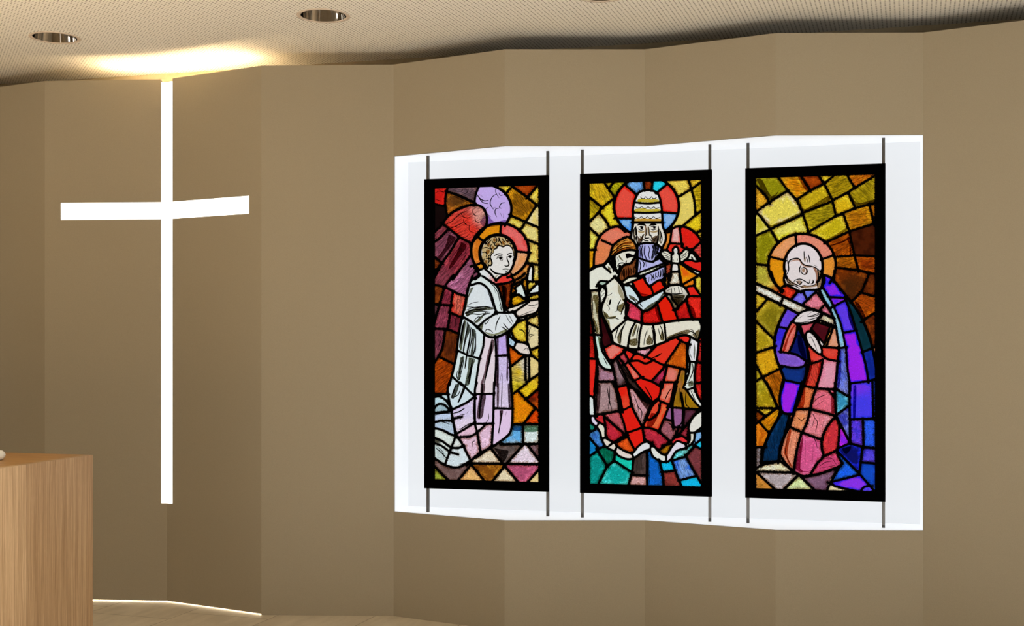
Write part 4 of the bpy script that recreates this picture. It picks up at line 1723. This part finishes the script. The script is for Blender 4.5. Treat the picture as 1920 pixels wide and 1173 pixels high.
ART_C = """@C1
C 6 125,235 200,310 250,370 282,430
L 6 125,535 280,420 465,305
L 6 365,165 460,300 555,400 612,525 678,730
L 6 595,160 690,305
L 6 550,398 690,303 830,235 925,155
L 6 765,145 830,240 905,390 945,555
L 6 610,530 870,428 920,398 1070,320 1130,280 1350,148
L 6 1055,145 1135,280
L 6 1070,325 1140,480
L 6 662,725 940,560 1140,480 1350,425
L 5 1020,540 1080,712
L 6 1278,440 1330,650
L 7 835,828 1080,712 1350,630
L 6 160,530 290,690 360,812
L 6 285,692 605,548
L 6 125,762 292,690
L 7 125,1038 272,1055
L 6 1080,712 1130,950 1170,1105
L 6 1125,950 1350,962
L 5 935,968 1135,952
L 6 945,1075 1165,1100 1350,1142
E 8 608,1048 337,313 124,396
E 8 620,1062 193,228 148,405
L 6 543,740 550,855
L 6 280,965 440,1003
L 6 798,995 912,955
G 200,380 b89020 d89c20 s
G 320,280 8c8c14 787808 s
G 520,240 dca018 c07408 t10
G 720,220 7c2c04 8c3806 s
G 840,180 d8c828 d8c828 s
G 980,260 a89410 8c7808 t-20
G 1200,200 c87c10 a85408 t-25
G 730,380 b8a818 a49010 s
G 1230,330 a89818 887808 t40
G 1000,440 d0bc20 b89c10 s
G 380,480 e4e0a0 c8c048 s
G 760,590 b0a414 8c800c t-10
G 1170,580 c88c10 a06008 t-10
G 1320,540 a06008 8c5008 s
G 480,670 b8bc28 d0d058 s
G 200,650 c8c458 a8a428 e
G 880,680 d8cc30 a89c10 s
G 220,870 98981c 747408 s
G 180,1110 b8b850 98982c s
G 1000,850 b85808 8c3c04 t-30
G 1240,800 2c0c02 3c1404 p
G 1050,1020 bc6c08 8c4806 t-15
G 1250,1050 a84c06 7c2c04 t-10
G 440,880 d08440 c88858 e
G 340,1060 d48410 d88c10 e
G 700,800 c87460 cc7c64 e
G 870,1050 d89448 c47c28 e
G 1000,1130 8c3c06 5c2404 s
G 600,930 f0e4e4 f0e4e4 p
@C2
L 8 130,105 300,180 420,245 650,350 790,395 930,465
L 8 130,195 400,325 565,412
L 5 775,478 925,535
L 4 418,250 390,325
C 6 300,0 330,90 400,200
C 7 440,-10 425,70 440,135
C 7 800,-10 815,60 800,160
C 6 395,160 440,130 520,160 590,200
L 5 570,190 505,270
C 6 500,270 560,205 640,178 740,175 800,160
L 5 618,190 650,262
L 5 625,310 745,195
C 8 445,375 390,480 345,610 330,720 350,860 400,990 425,1080 400,1180
C 8 815,25 900,60 1000,180 1100,300 1200,455 1285,660 1330,850 1355,1010
C 7 800,150 830,100 830,40
L 5 745,190 800,260 905,410 935,500
L 5 790,372 845,315
C 5 780,180 830,280 890,380 940,520 960,640 978,765 960,900 950,1050 940,1180
C 5 812,150 875,250 935,370 995,520 1030,680 1050,800 1060,950 1085,1110 1090,1180
L 5 880,365 935,338
L 6 965,760 1050,750
L 6 870,248 1045,258
L 6 915,345 1050,275
C 7 1035,258 1100,420 1150,590 1200,760 1250,960 1270,1100
L 5 1025,605 1150,580
L 6 1205,800 1300,765
L 6 1085,1112 1265,1090 1350,1065
C 6 515,485 600,400 700,378 790,400 805,435 730,490 620,520 540,512 515,485
C 6 640,625 672,590 740,640 800,760 795,825 720,775 660,700 640,625
L 6 790,430 725,520 695,570 700,600
L 6 735,490 880,540 925,550
L 6 890,540 820,745
L 6 700,570 815,700
L 4 915,560 850,745
L 7 800,745 965,757
C 6 560,525 540,650 475,805
C 6 500,500 440,620 390,795
L 6 385,795 475,808 545,820
C 6 565,530 600,620 650,720 670,870
L 5 375,548 450,562
C 6 480,808 560,830 650,890
C 6 650,890 620,940 520,955 400,935
C 6 590,530 620,640 660,760 690,900
L 5 670,925 800,880
L 7 790,820 860,870 975,892
C 7 680,900 660,1000 615,1155
C 6 815,875 795,1000 745,1160
C 7 965,880 955,1000 930,1180
L 5 600,1130 750,1163 940,1170
L 6 425,1078 600,1115
C 6 655,930 640,1040 600,1180
L 6 140,405 255,275
L 6 125,470 335,680
L 6 125,812 345,740
L 6 130,895 210,1050 295,1180
L 6 125,1105 210,1050 400,958
L 6 930,-10 925,95
L 6 1275,20 1200,200 1095,300
L 6 1190,200 1350,250
L 6 1200,495 1350,395
L 5 1285,765 1350,740
G 200,60 b8b040 98942c s
G 280,220 e8e8dc e0e0d0 s
G 500,330 e4e4d4 e0e0c8 s
G 850,480 d8d4c0 c8c09c s
G 350,60 dc8c10 dc9010 e
G 480,200 e03018 e83820 e
G 590,260 5044b8 7068d0 e
G 680,215 6470d8 5c68d0 e
G 750,290 d88090 cc7080 s
G 850,380 c87088 c87088 s
G 600,100 f0e4e0 f0e4e0 p
G 650,450 f2e6e2 f2e6e2 p
G 720,710 f0e4dc f0e4dc p
G 850,260 a4dcf0 80c0e8 e
G 960,600 a8e0f0 88c8e8 e
G 1010,950 6878cc 4c5cb8 t70
G 920,170 2c20e0 8c28e8 m
G 940,290 8024d4 4418c4 m
G 1040,450 3424c8 5834d0 m
G 1150,850 3020e8 a824f0 v
G 1170,1140 4030d8 6830d8 m
G 1150,500 062c38 04242c e
G 1280,900 0c2484 081c70 e
G 1310,1120 041c2c 041c2c p
G 470,470 5c3cc0 5438b8 e
G 390,650 382cc0 2c20b8 e
G 470,660 ec6858 f08070 e
G 600,680 0c1464 081050 e
G 500,880 7c54b8 6c48a8 e
G 540,1000 0a1c54 0c2868 e
G 630,580 b44854 b44854 e
G 790,590 4c0a14 3c0810 e
G 870,650 c88434 c88434 e
G 910,680 d89068 e0a080 e
G 900,830 e43828 e84838 e
G 720,830 e4402c e84838 e
G 710,1020 e44430 dc4030 t70
G 860,1000 cc7c90 dc94a4 s
G 180,300 d0c038 b8a420 s
G 290,430 8c8420 6c640c t-60
G 220,650 b8a828 948410 s
G 270,880 e0c020 b88810 s
G 160,1010 a8a420 a8a420 s
G 180,1130 a8a428 8c8414 s
G 330,1080 b86810 8c4806 t60
G 1060,130 5c2c08 3c1c06 t-30
G 1290,120 6c2c06 4c1c04 s
G 1230,340 c05c08 8c3806 t20
G 1290,600 702c06 481804 s
G 1330,800 b06c50 b06c50 e
G 880,20 d89048 c47c28 e
S 4 700,400 760,385 780,405 720,430 660,445
S 4 660,445 730,440 790,415
S 4 655,478 700,470 790,440
S 3 660,430 700,400
S 3 560,470 620,430
S 3 690,640 720,690 760,790
S 3 700,620 730,650
S 3 660,640 690,660
@C3
L 6 135,238 360,242
L 8 250,-20 360,220
C 8 410,-20 385,130 395,240 430,290 520,300
C 6 605,-20 560,130 515,300
L 7 355,240 140,400
C 6 360,235 385,270 350,370 275,495
L 6 170,370 280,490
L 5 140,250 245,320
C 6 280,490 250,570 235,630
L 6 140,628 240,625
C 8 400,290 300,460 225,630 205,800
C 8 485,300 440,480 390,650 370,780
L 6 200,780 370,770
L 6 205,640 195,820
C 6 140,845 220,800 300,790 380,760
L 6 380,758 510,865
L 6 140,873 540,882
L 7 150,880 335,1050
L 8 572,905 418,1058
L 7 590,920 735,1060
L 6 945,870 855,1060
C 8 500,850 560,895 640,920 800,890 990,820
C 6 620,10 590,120 540,250
L 6 530,250 700,248
C 7 755,30 715,130 685,270 650,400 600,500 550,690 520,890
L 6 480,425 620,485
C 7 540,250 480,420 395,600 395,720 510,870
L 7 690,248 945,315
L 4 865,50 935,135
L 6 605,482 805,555
C 7 945,320 860,420 808,540 805,640 820,720 760,790 690,900
L 6 750,42 950,50
L 7 935,-10 945,310
L 7 945,310 1085,585
C 5 950,340 980,420 975,560 960,660
L 6 815,725 960,660
C 5 955,660 970,720 1010,790
L 6 965,640 1090,588
L 6 950,50 1085,130
L 6 940,315 1085,210
L 7 1080,-20 1088,590
L 6 1085,350 1350,340
L 5 1310,-20 1320,345
L 6 1215,345 1222,635
L 7 1085,590 1215,628 1350,640
L 7 960,670 1180,895 1325,1060
L 7 1210,630 1180,895
L 5 1195,780 1350,795
L 6 910,975 1185,905
C 6 1005,790 950,880 890,990
C 6 870,985 980,1030 1190,1075
C 5 1185,1075 1230,1025 1310,1015
G 240,130 b8a420 8c7c0c t50
G 330,60 b06808 8c4806 s
G 480,140 3020e8 a824f0 v
G 260,265 c0b028 c0b028 s
G 190,320 7c3806 7c3806 s
G 300,360 e8a010 c87808 t-40
G 200,520 c87010 a04c08 e
G 350,560 06305c 042444 t80
G 170,720 847c80 6c6468 s
G 330,830 dcd8bc ccc8a0 s
G 340,940 a89c9c 948888 s
G 200,1000 b0742c a06820 e
G 580,1000 ccd49c bcc88c s
G 790,950 5c3c50 6c4c60 s
G 900,1045 d0cc98 d0cc98 e
G 640,130 dc7848 cc6838 s
G 590,350 e09870 d08050 s
G 490,620 dc9070 d08060 s
G 820,180 d06874 c05868 s
G 910,70 d06874 d06874 e
G 780,400 dc8c94 c87078 s
G 660,680 cc5c88 b84874 s
G 890,550 c83434 b02830 s
G 860,800 c84468 b03860 s
G 1000,190 58b0c8 2c7c9c s
G 1010,50 8490e0 6070d0 s
G 1030,390 7880d8 3438a0 t70
G 1010,560 c024dc 8420d0 e
G 1210,180 2c34e0 4038d8 m
G 1330,200 08206c 08206c e
G 1165,480 5c34c8 3828b0 s
G 1280,480 1c48d0 2858e0 s
G 1110,740 1420b0 080c50 e
G 1280,710 2c28a8 4838b8 s
G 1270,900 082880 0c3ca0 e
G 1040,880 1c68e8 1858d8 s
G 1060,990 3c24dc 8830e0 m
G 1250,1050 4c38d0 4c38d0 e
S 3 700,280 730,330 710,420
S 3 720,320 760,380 740,480
S 2 780,330 790,480
S 2 820,370 800,480
S 3 720,180 780,130 860,100
S 3 740,220 830,160
S 2 770,270 850,260
S 3 550,520 560,620
S 2 500,560 480,700
S 2 620,60 610,160
S 2 640,560 640,800
S 2 720,600 710,780
S 3 780,820 840,780 900,770
S 3 820,740 900,740 950,800
S 2 780,840 880,820 940,810
S 2 880,420 870,600

@C1
V 6c5a10 150,190 210,200 300,360 380,300 300,400 220,330
V 9c6010 560,160 620,170 690,290 640,300
V 7c7010 580,400 600,520 640,520 880,400 860,360 640,490 600,430
V 8c8420 180,560 290,680 590,550 570,530 300,650 210,550
V 7c6c10 1090,330 1150,460 1330,420 1330,390 1160,430
V 9c8c18 700,740 850,820 1050,700 1040,680 850,790
V 5c2806 870,860 1000,830 1090,760 1100,940 1080,940 1060,800
@C2
V b85030 410,790 440,700 500,560 540,530 480,640 440,780
V 100c50 1060,330 1100,440 1140,570 1110,560 1070,450
V 200c60 560,620 600,650 650,850 620,860 570,760
V 5c4cb8 975,780 1000,800 990,1100 960,1150 965,900
S 4 900,60 960,140 1000,220
V 7c2008 690,900 720,890 660,1120 630,1130
S 4 540,500 600,505 680,490
S 3 470,640 430,760
V c87080 780,900 810,890 780,1100 770,1150 750,1140
S 3 500,560 480,640
V 3c1004 1130,290 1180,320 1250,470 1210,470
@C3
V b05020 560,230 600,60 640,40 620,240
V 9c3c50 900,80 930,90 930,290 900,290
V b06030 420,680 470,480 500,470 460,700 510,820 480,800
V 8c2c58 530,840 600,560 620,560 590,840 680,870 600,880
S 4 560,60 600,200
S 3 700,520 740,560 760,640
S 4 560,330 600,360 640,330
S 3 460,560 440,680 480,780
V 1c1c90 1120,20 1150,30 1140,330 1115,330
V 0c0c50 1000,640 1100,620 1050,700
@H1
V c8a088 150,345 200,305 290,290 330,310 370,375 430,412 540,425 535,440 430,435 355,385 310,320 200,330
S 6 70,572 110,540 132,470 125,380 145,320 190,292 280,277 330,300 370,360 430,400 530,417 620,450 690,512 722,570
S 3 108,230 105,300 112,380
S 3 100,470 92,535
S 5 405,145 408,220 415,300
V b0a080 398,240 430,260 432,335 405,330
S 4 440,250 460,300 475,357
S 5 478,205 500,280 506,357
S 4 575,393 640,430
S 5 352,400 325,460 332,535
S 5 362,445 348,500 380,552 432,560 462,520 450,468 405,442 370,450
V b09070 372,465 410,452 422,500 392,530 366,500
V 8c705c 430,460 460,480 455,540 410,560 440,510
S 5 215,702 250,665 320,645 380,660 430,690 485,722 502,700 510,650
F 0a0604 560,650 585,690 570,722 530,740 520,728 552,705
V b8a080 95,590 180,680 240,712 330,770 400,790 380,800 250,745 110,640
S 5 70,590 120,650 180,702 250,742 330,772 400,792
S 5 260,690 288,702 300,735
S 6 372,690 345,730 312,748
V a89078 250,692 310,668 365,690 325,735
S 4 400,752 470,768 560,757 620,735
V a88860 380,748 480,768 600,742 640,735 640,770 480,797 350,805
V a8785c 560,440 620,460 650,540 645,640 630,740 605,732 622,620 600,520
V 9c8058 655,480 722,560 722,680 685,795 635,785 652,640
S 6 640,470 662,560 652,660 636,765
V 8c7450 75,615 130,652 200,712 240,745 150,745 95,700
S 4 92,640 120,700 175,722
S 5 60,640 80,712 140,748 240,765 300,800 332,828"""

def catmull(P, n=5):
    if len(P) < 3: return P
    Q = [2 * P[0] - P[1]] + list(P) + [2 * P[-1] - P[-2]]
    out = []
    for i in range(1, len(Q) - 2):
        p0, p1, p2, p3 = Q[i - 1:i + 3]
        for k in range(n):
            t = k / n
            out.append(.5 * ((2 * p1) + (p2 - p0) * t + (2 * p0 - 5 * p1 + 4 * p2 - p3) * t * t + (3 * p1 - p0 - 3 * p2 + p3) * t ** 3))
    out.append(Q[-2])
    return out
def bright(h):
    c = hexc(h)
    if c[0] > 2 * c[2] and c[1] > .62 * c[0]: c = (c[0], c[1] * .90, c[2])
    k = min(1.8, .97 / max(max(c), 1e-3))
    return tuple(v * k for v in c)
def parse(text):
    leads, panes, strokes, patches, words = [], [], [], [], []
    x0 = y0 = 0; sc = 1
    for ln in text.strip().splitlines():
        ln = ln.strip()
        if not ln: continue
        if ln[0] == '@': x0, y0, sc = TILES[ln[1:]]; continue
        a = ln.split(); c = a[0]
        pt = lambda s: np.array([float(v) for v in s.split(',')])
        T = lambda s: pt(s) / sc + np.array([x0, y0])
        if c in 'LC':
            P = [T(s) for s in a[2:]]
            if c == 'C': P = catmull(P)
            d0 = P[0] - P[1]; d1 = P[-1] - P[-2]
            if np.linalg.norm(P[0] - P[-1]) > .5:
                P = [P[0] + d0 / max(np.linalg.norm(d0), 1e-6) * 1.3] + list(P) + [P[-1] + d1 / max(np.linalg.norm(d1), 1e-6) * 1.3]
            leads.append((float(a[1]), P))
        elif c == 'E':
            ce, r, an = pt(a[2]), pt(a[3]), pt(a[4])
            n = max(8, int(abs(an[1] - an[0]) / 8))
            P = []
            for k in range(n + 1):
                th = math.radians(an[0] + (an[1] - an[0]) * k / n)
                P.append((ce + r * np.array([math.cos(th), math.sin(th)])) / sc + np.array([x0, y0]))
            leads.append((float(a[1]), P))
        elif c == 'G': panes.append((T(a[1]), bright(a[2]), bright(a[3]), a[4]))
        elif c == 'S':
            P = [T(s) for s in a[2:]]
            strokes.append((float(a[1]) * .42, catmull(P, 4)))
        elif c in 'VWF':
            patches.append((c, a[1], catmull([T(s) for s in a[2:]] + [T(a[2])], 3)[:-1]))
    return leads, panes, strokes, patches

FIN = {'p': (0, .08, .1), 'e': (.08, .35, .5), 's': (.12, .85, .3), 't': (.9, .6, .3), 'm': (0, .25, 1.), 'v': (0, .25, 1.)}
A_GL = 6.092; KG = .25                              # plane of the glass
nG = Vector((-KG, -1, 0)).normalized()              # towards the viewer
def g3(p, off=0.0):
    return upz(p[0], p[1], A_GL, KG) + nG * off

def ribbon(bm, P, w, prof, taper=False):
    P = [np.array(p, float) for p in P]
    Q = [P[0]]
    for p in P[1:]:
        if np.linalg.norm(p - Q[-1]) > .25: Q.append(p)
    P = Q
    if len(P) < 2: return
    n = len(P); rows = []
    for i in range(n):
        a = P[min(i + 1, n - 1)] - P[max(i - 1, 0)]
        a /= max(np.linalg.norm(a), 1e-9); nn = np.array([-a[1], a[0]])
        ww = w
        if taper:
            u = i / (n - 1); ww = w * (.45 + .55 * math.sin(math.pi * min(max(u, .0), 1.0)) ** .6)
        rows.append([bm.verts.new(g3(P[i] + nn * ww * q[0], q[1])) for q in prof])
    m = len(prof)
    closed = m > 2
    for A, B in zip(rows, rows[1:]):
        for k in range(m if closed else m - 1):
            k2 = (k + 1) % m
            bm.faces.new((A[k], A[k2], B[k2], B[k]))
    if closed:
        bm.faces.new(rows[0][::-1]); bm.faces.new(rows[-1])
CAME = [(-.5, 0.0), (-.3, .0022), (.3, .0022), (.5, 0.0), (.3, -.0022), (-.3, -.0022)]
CHIP = [(-.5, .0012), (.5, .0012)]

def build_art(text, quad, parent):
    leads, panes, strokes, patches = parse(text)
    quad = [np.array(q, float) for q in quad]
    cx = sum(quad) / 4
    quad = [q + (q - cx) / np.linalg.norm(q - cx) * 3.0 for q in quad]
    V = []; E = []; segs = []
    def addline(P):
        b = len(V)
        for p in P: V.append(Vector((p[0], p[1])))
        for i in range(len(P) - 1):
            E.append((b + i, b + i + 1)); segs.append((P[i], P[i + 1]))
    for wd, P in leads: addline(P)
    nl = len(segs)
    b = len(V)
    for q in quad: V.append(Vector(q))
    for i in range(4):
        E.append((b + i, b + (i + 1) % 4)); segs.append((quad[i], quad[(i + 1) % 4]))
    SA = np.array([s[0] for s in segs]); SB = np.array([s[1] for s in segs])
    def dist(pts, skip=0):
        pts = np.array(pts); out = np.full(len(pts), 1e9)
        for A, B in zip(SA, SB):
            ab = B - A; L2 = max(ab @ ab, 1e-9)
            u = np.clip(((pts - A) @ ab) / L2, 0, 1)
            dd = pts - (A + u[:, None] * ab)
            out = np.minimum(out, np.hypot(dd[:, 0], dd[:, 1]))
        return out
    def inside(p):
        ok = True
        for i in range(4):
            a, c = quad[i], quad[(i + 1) % 4]
            if (c[0] - a[0]) * (p[1] - a[1]) - (c[1] - a[1]) * (p[0] - a[0]) < -1e-6: ok = False
        return ok
    xs = np.arange(min(q[0] for q in quad), max(q[0] for q in quad), 2.6)
    ys = np.arange(min(q[1] for q in quad), max(q[1] for q in quad), 2.6)
    G = np.array([(x + (.65 if j % 2 else -.65), y) for j, y in enumerate(ys) for x in xs])
    G = G[[inside(p) for p in G]]
    dg = dist(G); G = G[dg > .9]
    for p in G: V.append(Vector(p))
    rv, re, rf, ov, oe, of = delaunay_2d_cdt(V, E, [], 0, 1e-4)
    hard = {tuple(sorted(e)) for e, o_ in zip(re, oe) if len(o_)}
    P2 = np.array([(v.x, v.y) for v in rv])
    tris = [f for f in rf if inside(P2[list(f)].mean(0))]
    TR = np.array(tris); A_, B_, C_ = P2[TR[:, 0]], P2[TR[:, 1]], P2[TR[:, 2]]
    cen = (A_ + B_ + C_) / 3
    ar = np.abs((B_[:, 0] - A_[:, 0]) * (C_[:, 1] - A_[:, 1]) - (B_[:, 1] - A_[:, 1]) * (C_[:, 0] - A_[:, 0])) / 2
    em = {}
    for i, f in enumerate(tris):
        for k in range(3):
            em.setdefault(tuple(sorted((f[k], f[(k + 1) % 3]))), []).append(i)
    pairs = [(e, v) for e, v in em.items() if len(v) == 2]
    mid = np.array([(P2[e[0]] + P2[e[1]]) / 2 for e, v in pairs])
    dmid = dist(mid)
    par = list(range(len(tris)))
    def find(i):
        while par[i] != i: par[i] = par[par[i]]; i = par[i]
        return i
    soft = [[] for _ in tris]; crossing = [[] for _ in tris]
    for (e, v), dm in zip(pairs, dmid):
        i, j = v
        if e in hard: crossing[i].append(j); crossing[j].append(i)
        else:
            soft[i].append(j); soft[j].append(i)
            if dm > 1.55: par[find(i)] = find(j)
    root = np.array([find(i) for i in range(len(tris))])
    def locate(p):
        def sg(a, b): return (b[:, 0] - a[:, 0]) * (p[1] - a[:, 1]) - (b[:, 1] - a[:, 1]) * (p[0] - a[:, 0])
        s1, s2, s3 = sg(A_, B_), sg(B_, C_), sg(C_, A_)
        m = ((s1 >= 0) & (s2 >= 0) & (s3 >= 0)) | ((s1 <= 0) & (s2 <= 0) & (s3 <= 0))
        w_ = np.nonzero(m)[0]
        return w_[0] if len(w_) else None
    own = {}
    for si, g in enumerate(panes):
        k = locate(g[0])
        if k is None: continue
        own.setdefault(root[k], []).append(si)
    pp = np.array([g[0] for g in panes])
    pane_of = np.full(len(tris), -1); mates = {}      # mates: one pane whose tint drifts between several places
    for r in set(root.tolist()):
        idx = np.nonzero(root == r)[0]; area_ = ar[idx].sum()
        if r in own:
            c = own[r]
            if len(c) == 1: pane_of[idx] = c[0]
            else:
                dd = np.linalg.norm(cen[idx][:, None] - pp[c][None], axis=2)
                pane_of[idx] = np.array(c)[dd.argmin(1)]
                for k in c: mates[k] = c
        elif area_ > 14:
            mc = (cen[idx] * ar[idx][:, None]).sum(0) / max(area_, 1e-9)
            pane_of[idx] = np.linalg.norm(pp - mc, axis=1).argmin()
    for nbr in (soft, crossing, soft):              # slivers beside the came take the pane next to them
        front = [i for i in range(len(tris)) if pane_of[i] >= 0]
        while front:
            nxt = []
            for i in front:
                for j in nbr[i]:
                    if pane_of[j] < 0: pane_of[j] = pane_of[i]; nxt.append(j)
            front = nxt
    pane_of[pane_of < 0] = 0
    # mesh
    me = bpy.data.meshes.new('glass')
    me.from_pydata([g3(p) for p in P2], [], [tuple(f) for f in tris])
    nc = len(tris) * 3
    tint = np.ones((nc, 4), np.float32); tintb = np.ones((nc, 4), np.float32); fin = np.ones((nc, 4), np.float32)
    grain = np.zeros((nc, 3), np.float32)
    vi = np.zeros(nc, np.int32); me.loops.foreach_get('vertex_index', vi)
    for k, f in enumerate(pane_of):
        g = panes[f]; g3s = panes[min(mates[f])][3] if f in mates else g[3]; st = g3s[0]
        sl = slice(3 * k, 3 * k + 3)
        tint[sl, :3] = g[1]; tintb[sl, :3] = g[2]; fin[sl, :3] = FIN[st]
        if f in mates:
            c = mates[f]; qq = P2[vi[sl]]
            ww = 1 / (np.linalg.norm(qq[:, None] - pp[c][None], axis=2) + 2) ** 3
            ww /= ww.sum(1)[:, None]
            tint[sl, :3] = ww @ np.array([panes[i][1] for i in c]); tintb[sl, :3] = ww @ np.array([panes[i][2] for i in c])
        an = math.radians(float(g3s[1:])) if st == 't' and len(g3s) > 1 else 0.0
        q = P2[vi[sl]]
        grain[sl, 0] = q[:, 0] * math.cos(an) + q[:, 1] * math.sin(an)
        grain[sl, 1] = -q[:, 0] * math.sin(an) + q[:, 1] * math.cos(an)
        grain[sl, 2] = min(mates.get(f, [f])) * 7.3
    for nme, arr in (('tint', tint), ('tint_b', tintb), ('finish', fin)):
        at = me.attributes.new(nme, 'FLOAT_COLOR', 'CORNER'); at.data.foreach_set('color', arr.ravel())
    at = me.attributes.new('grain', 'FLOAT_VECTOR', 'CORNER'); at.data.foreach_set('vector', grain.ravel())
    at = me.attributes.new('art', 'FLOAT_VECTOR', 'POINT')
    at.data.foreach_set('vector', np.c_[P2, np.zeros(len(P2))].astype(np.float32).ravel())
    at = me.attributes.new('edge', 'FLOAT', 'POINT'); at.data.foreach_set('value', dist(P2).astype(np.float32))
    me.materials.append(M_glass)
    go = bpy.data.objects.new('glass', me); COL.objects.link(go)
    go.parent = parent; go.matrix_parent_inverse = Matrix.Translation(-parent.location)
    # lead came
    bm = bmesh.new()
    cs = [q for q in quad]
    for wd, P in leads:
        wpx = wd * .64
        P = [p for p in P if quad[0][0] - 6 < p[0] < quad[1][0] + 6 and quad[0][1] - 8 < p[1] < quad[2][1] + 8]
        ribbon(bm, P, wpx, CAME)
    obj('lead_came', bm, M_lead, parent)
    # painted drawing lines and stains on the glass
    bm = bmesh.new()
    for wd, P in strokes: ribbon(bm, P, wd, CHIP, True)
    cols = {}
    for c, h, P in patches:
        if c == 'F' and h == '0a0604':
            bm.faces.new([bm.verts.new(g3(p, .0013)) for p in P])
        else: cols.setdefault(h, []).append(P)
    pl_ = obj('painted_lines', bm, M_paint); pl_.parent = go; pl_.matrix_parent_inverse = Matrix.Translation(Vector((0, 0, 0)))
    if cols:
        bm = bmesh.new(); mats = []
        z = .0003
        for h, L in cols.items():
            mats.append(mat_wash(h))
            for P in L:
                z += .00001
                try: f = bm.faces.new([bm.verts.new(g3(p, z)) for p in P])
                except ValueError: continue
                f.material_index = len(mats) - 1
        gs_ = obj('glass_stain', bm, mats); gs_.parent = go; gs_.matrix_parent_inverse = Matrix.Translation(Vector((0, 0, 0)))
    return go

FZ1, FZ0 = ZC + .8400, ZC - .7185                    # frame outer
OZ1, OZ0 = ZC + .7935, ZC - .6735                    # frame opening
A_FR = 6.080
def framed(name, xo0, xo1, xi0, xi1, rods, text, quad, label):
    base = up((xo0 + xo1) / 2, A_FR, KG)
    t = empty(name, (base.x, base.y, NZ0)); tag(t, label, 'stained glass', 'three stained glass panels in the niche')
    a0, a1 = up(xo0, A_FR, KG), up(xo1, A_FR, KG)
    b0, b1 = up(xi0, A_FR, KG), up(xi1, A_FR, KG)
    bm = bmesh.new()
    P = lambda p, z: Vector((p.x, p.y, z))
    off = -nG * .024
    prism(bm, [P(a0, FZ0), P(b0, OZ0), P(b0, OZ1), P(a0, FZ1)], off)
    prism(bm, [P(b1, OZ0), P(a1, FZ0), P(a1, FZ1), P(b1, OZ1)], off)
    prism(bm, [P(b0, OZ1), P(b1, OZ1), P(a1, FZ1), P(a0, FZ1)], off)
    prism(bm, [P(a0, FZ0), P(a1, FZ0), P(b1, OZ0), P(b0, OZ0)], off)
    obj('frame', bm, M_black, t)
    for px in rods:
        c = up(px, 6.118, KG)
        bm = bmesh.new()
        r = .0068
        prism(bm, [(c.x + EB.x * sx * r + EA.x * sy * r, c.y + EB.y * sx * r + EA.y * sy * r, NZ0) for sx, sy in ((-1, -1), (1, -1), (1, 1), (-1, 1))], Vector((0, 0, NZ1 - NZ0)))
        obj('support_rod', bm, M_steel, t)
    return build_art(text, quad, t)
pA = framed('stained_glass_panel', 795.3, 1027.5, 813, 1010.5, (802.5, 1027.2), ART_A,
       [(813, 351.5), (1010.5, 347.3), (1010.5, 903.8), (813, 898)],
       'stained glass panel of a curly haired angel in white holding a lily stem')
pB = framed('stained_glass_panel', 1087.3, 1334.5, 1104, 1315.5, (1092, 1331), ART_B,
       [(1104, 343), (1315.5, 337), (1316, 910.7), (1105, 907)],
       'middle stained glass panel with a crowned bearded figure in red holding a pale body')
pC = framed('stained_glass_panel', 1397.3, 1660.3, 1416.5, 1641, (1402.5, 1656.5), ART_C,
       [(1416.5, 333.8), (1641, 327.6), (1642, 919.7), (1417.5, 915)],
       'stained glass panel of a bowed woman in a blue and purple cloak')

# tiny painted signature on the lowest panes of the right window
def words(txt, px, py, size, parent):
    cu = bpy.data.curves.new('inscription', 'FONT'); cu.body = txt; cu.size = size; cu.extrude = .0002
    o = bpy.data.objects.new('inscription', cu); COL.objects.link(o)
    p = g3((px, py), .0016)
    o.parent = parent
    o.location = p
    o.rotation_euler = (math.pi / 2, 0, math.atan2(-KG, 1))
    cu.materials.append(M_paint)
words('ENTWURF:', 1418, 909.2, .0064, pC)
words('FRITZ.', 1421, 912.8, .0064, pC)
words('AUSFÜHRUNG:', 1483, 911.4, .0064, pC)
words('PIDOLLER GLASMALEREI', 1481.5, 915.0, .0064, pC)
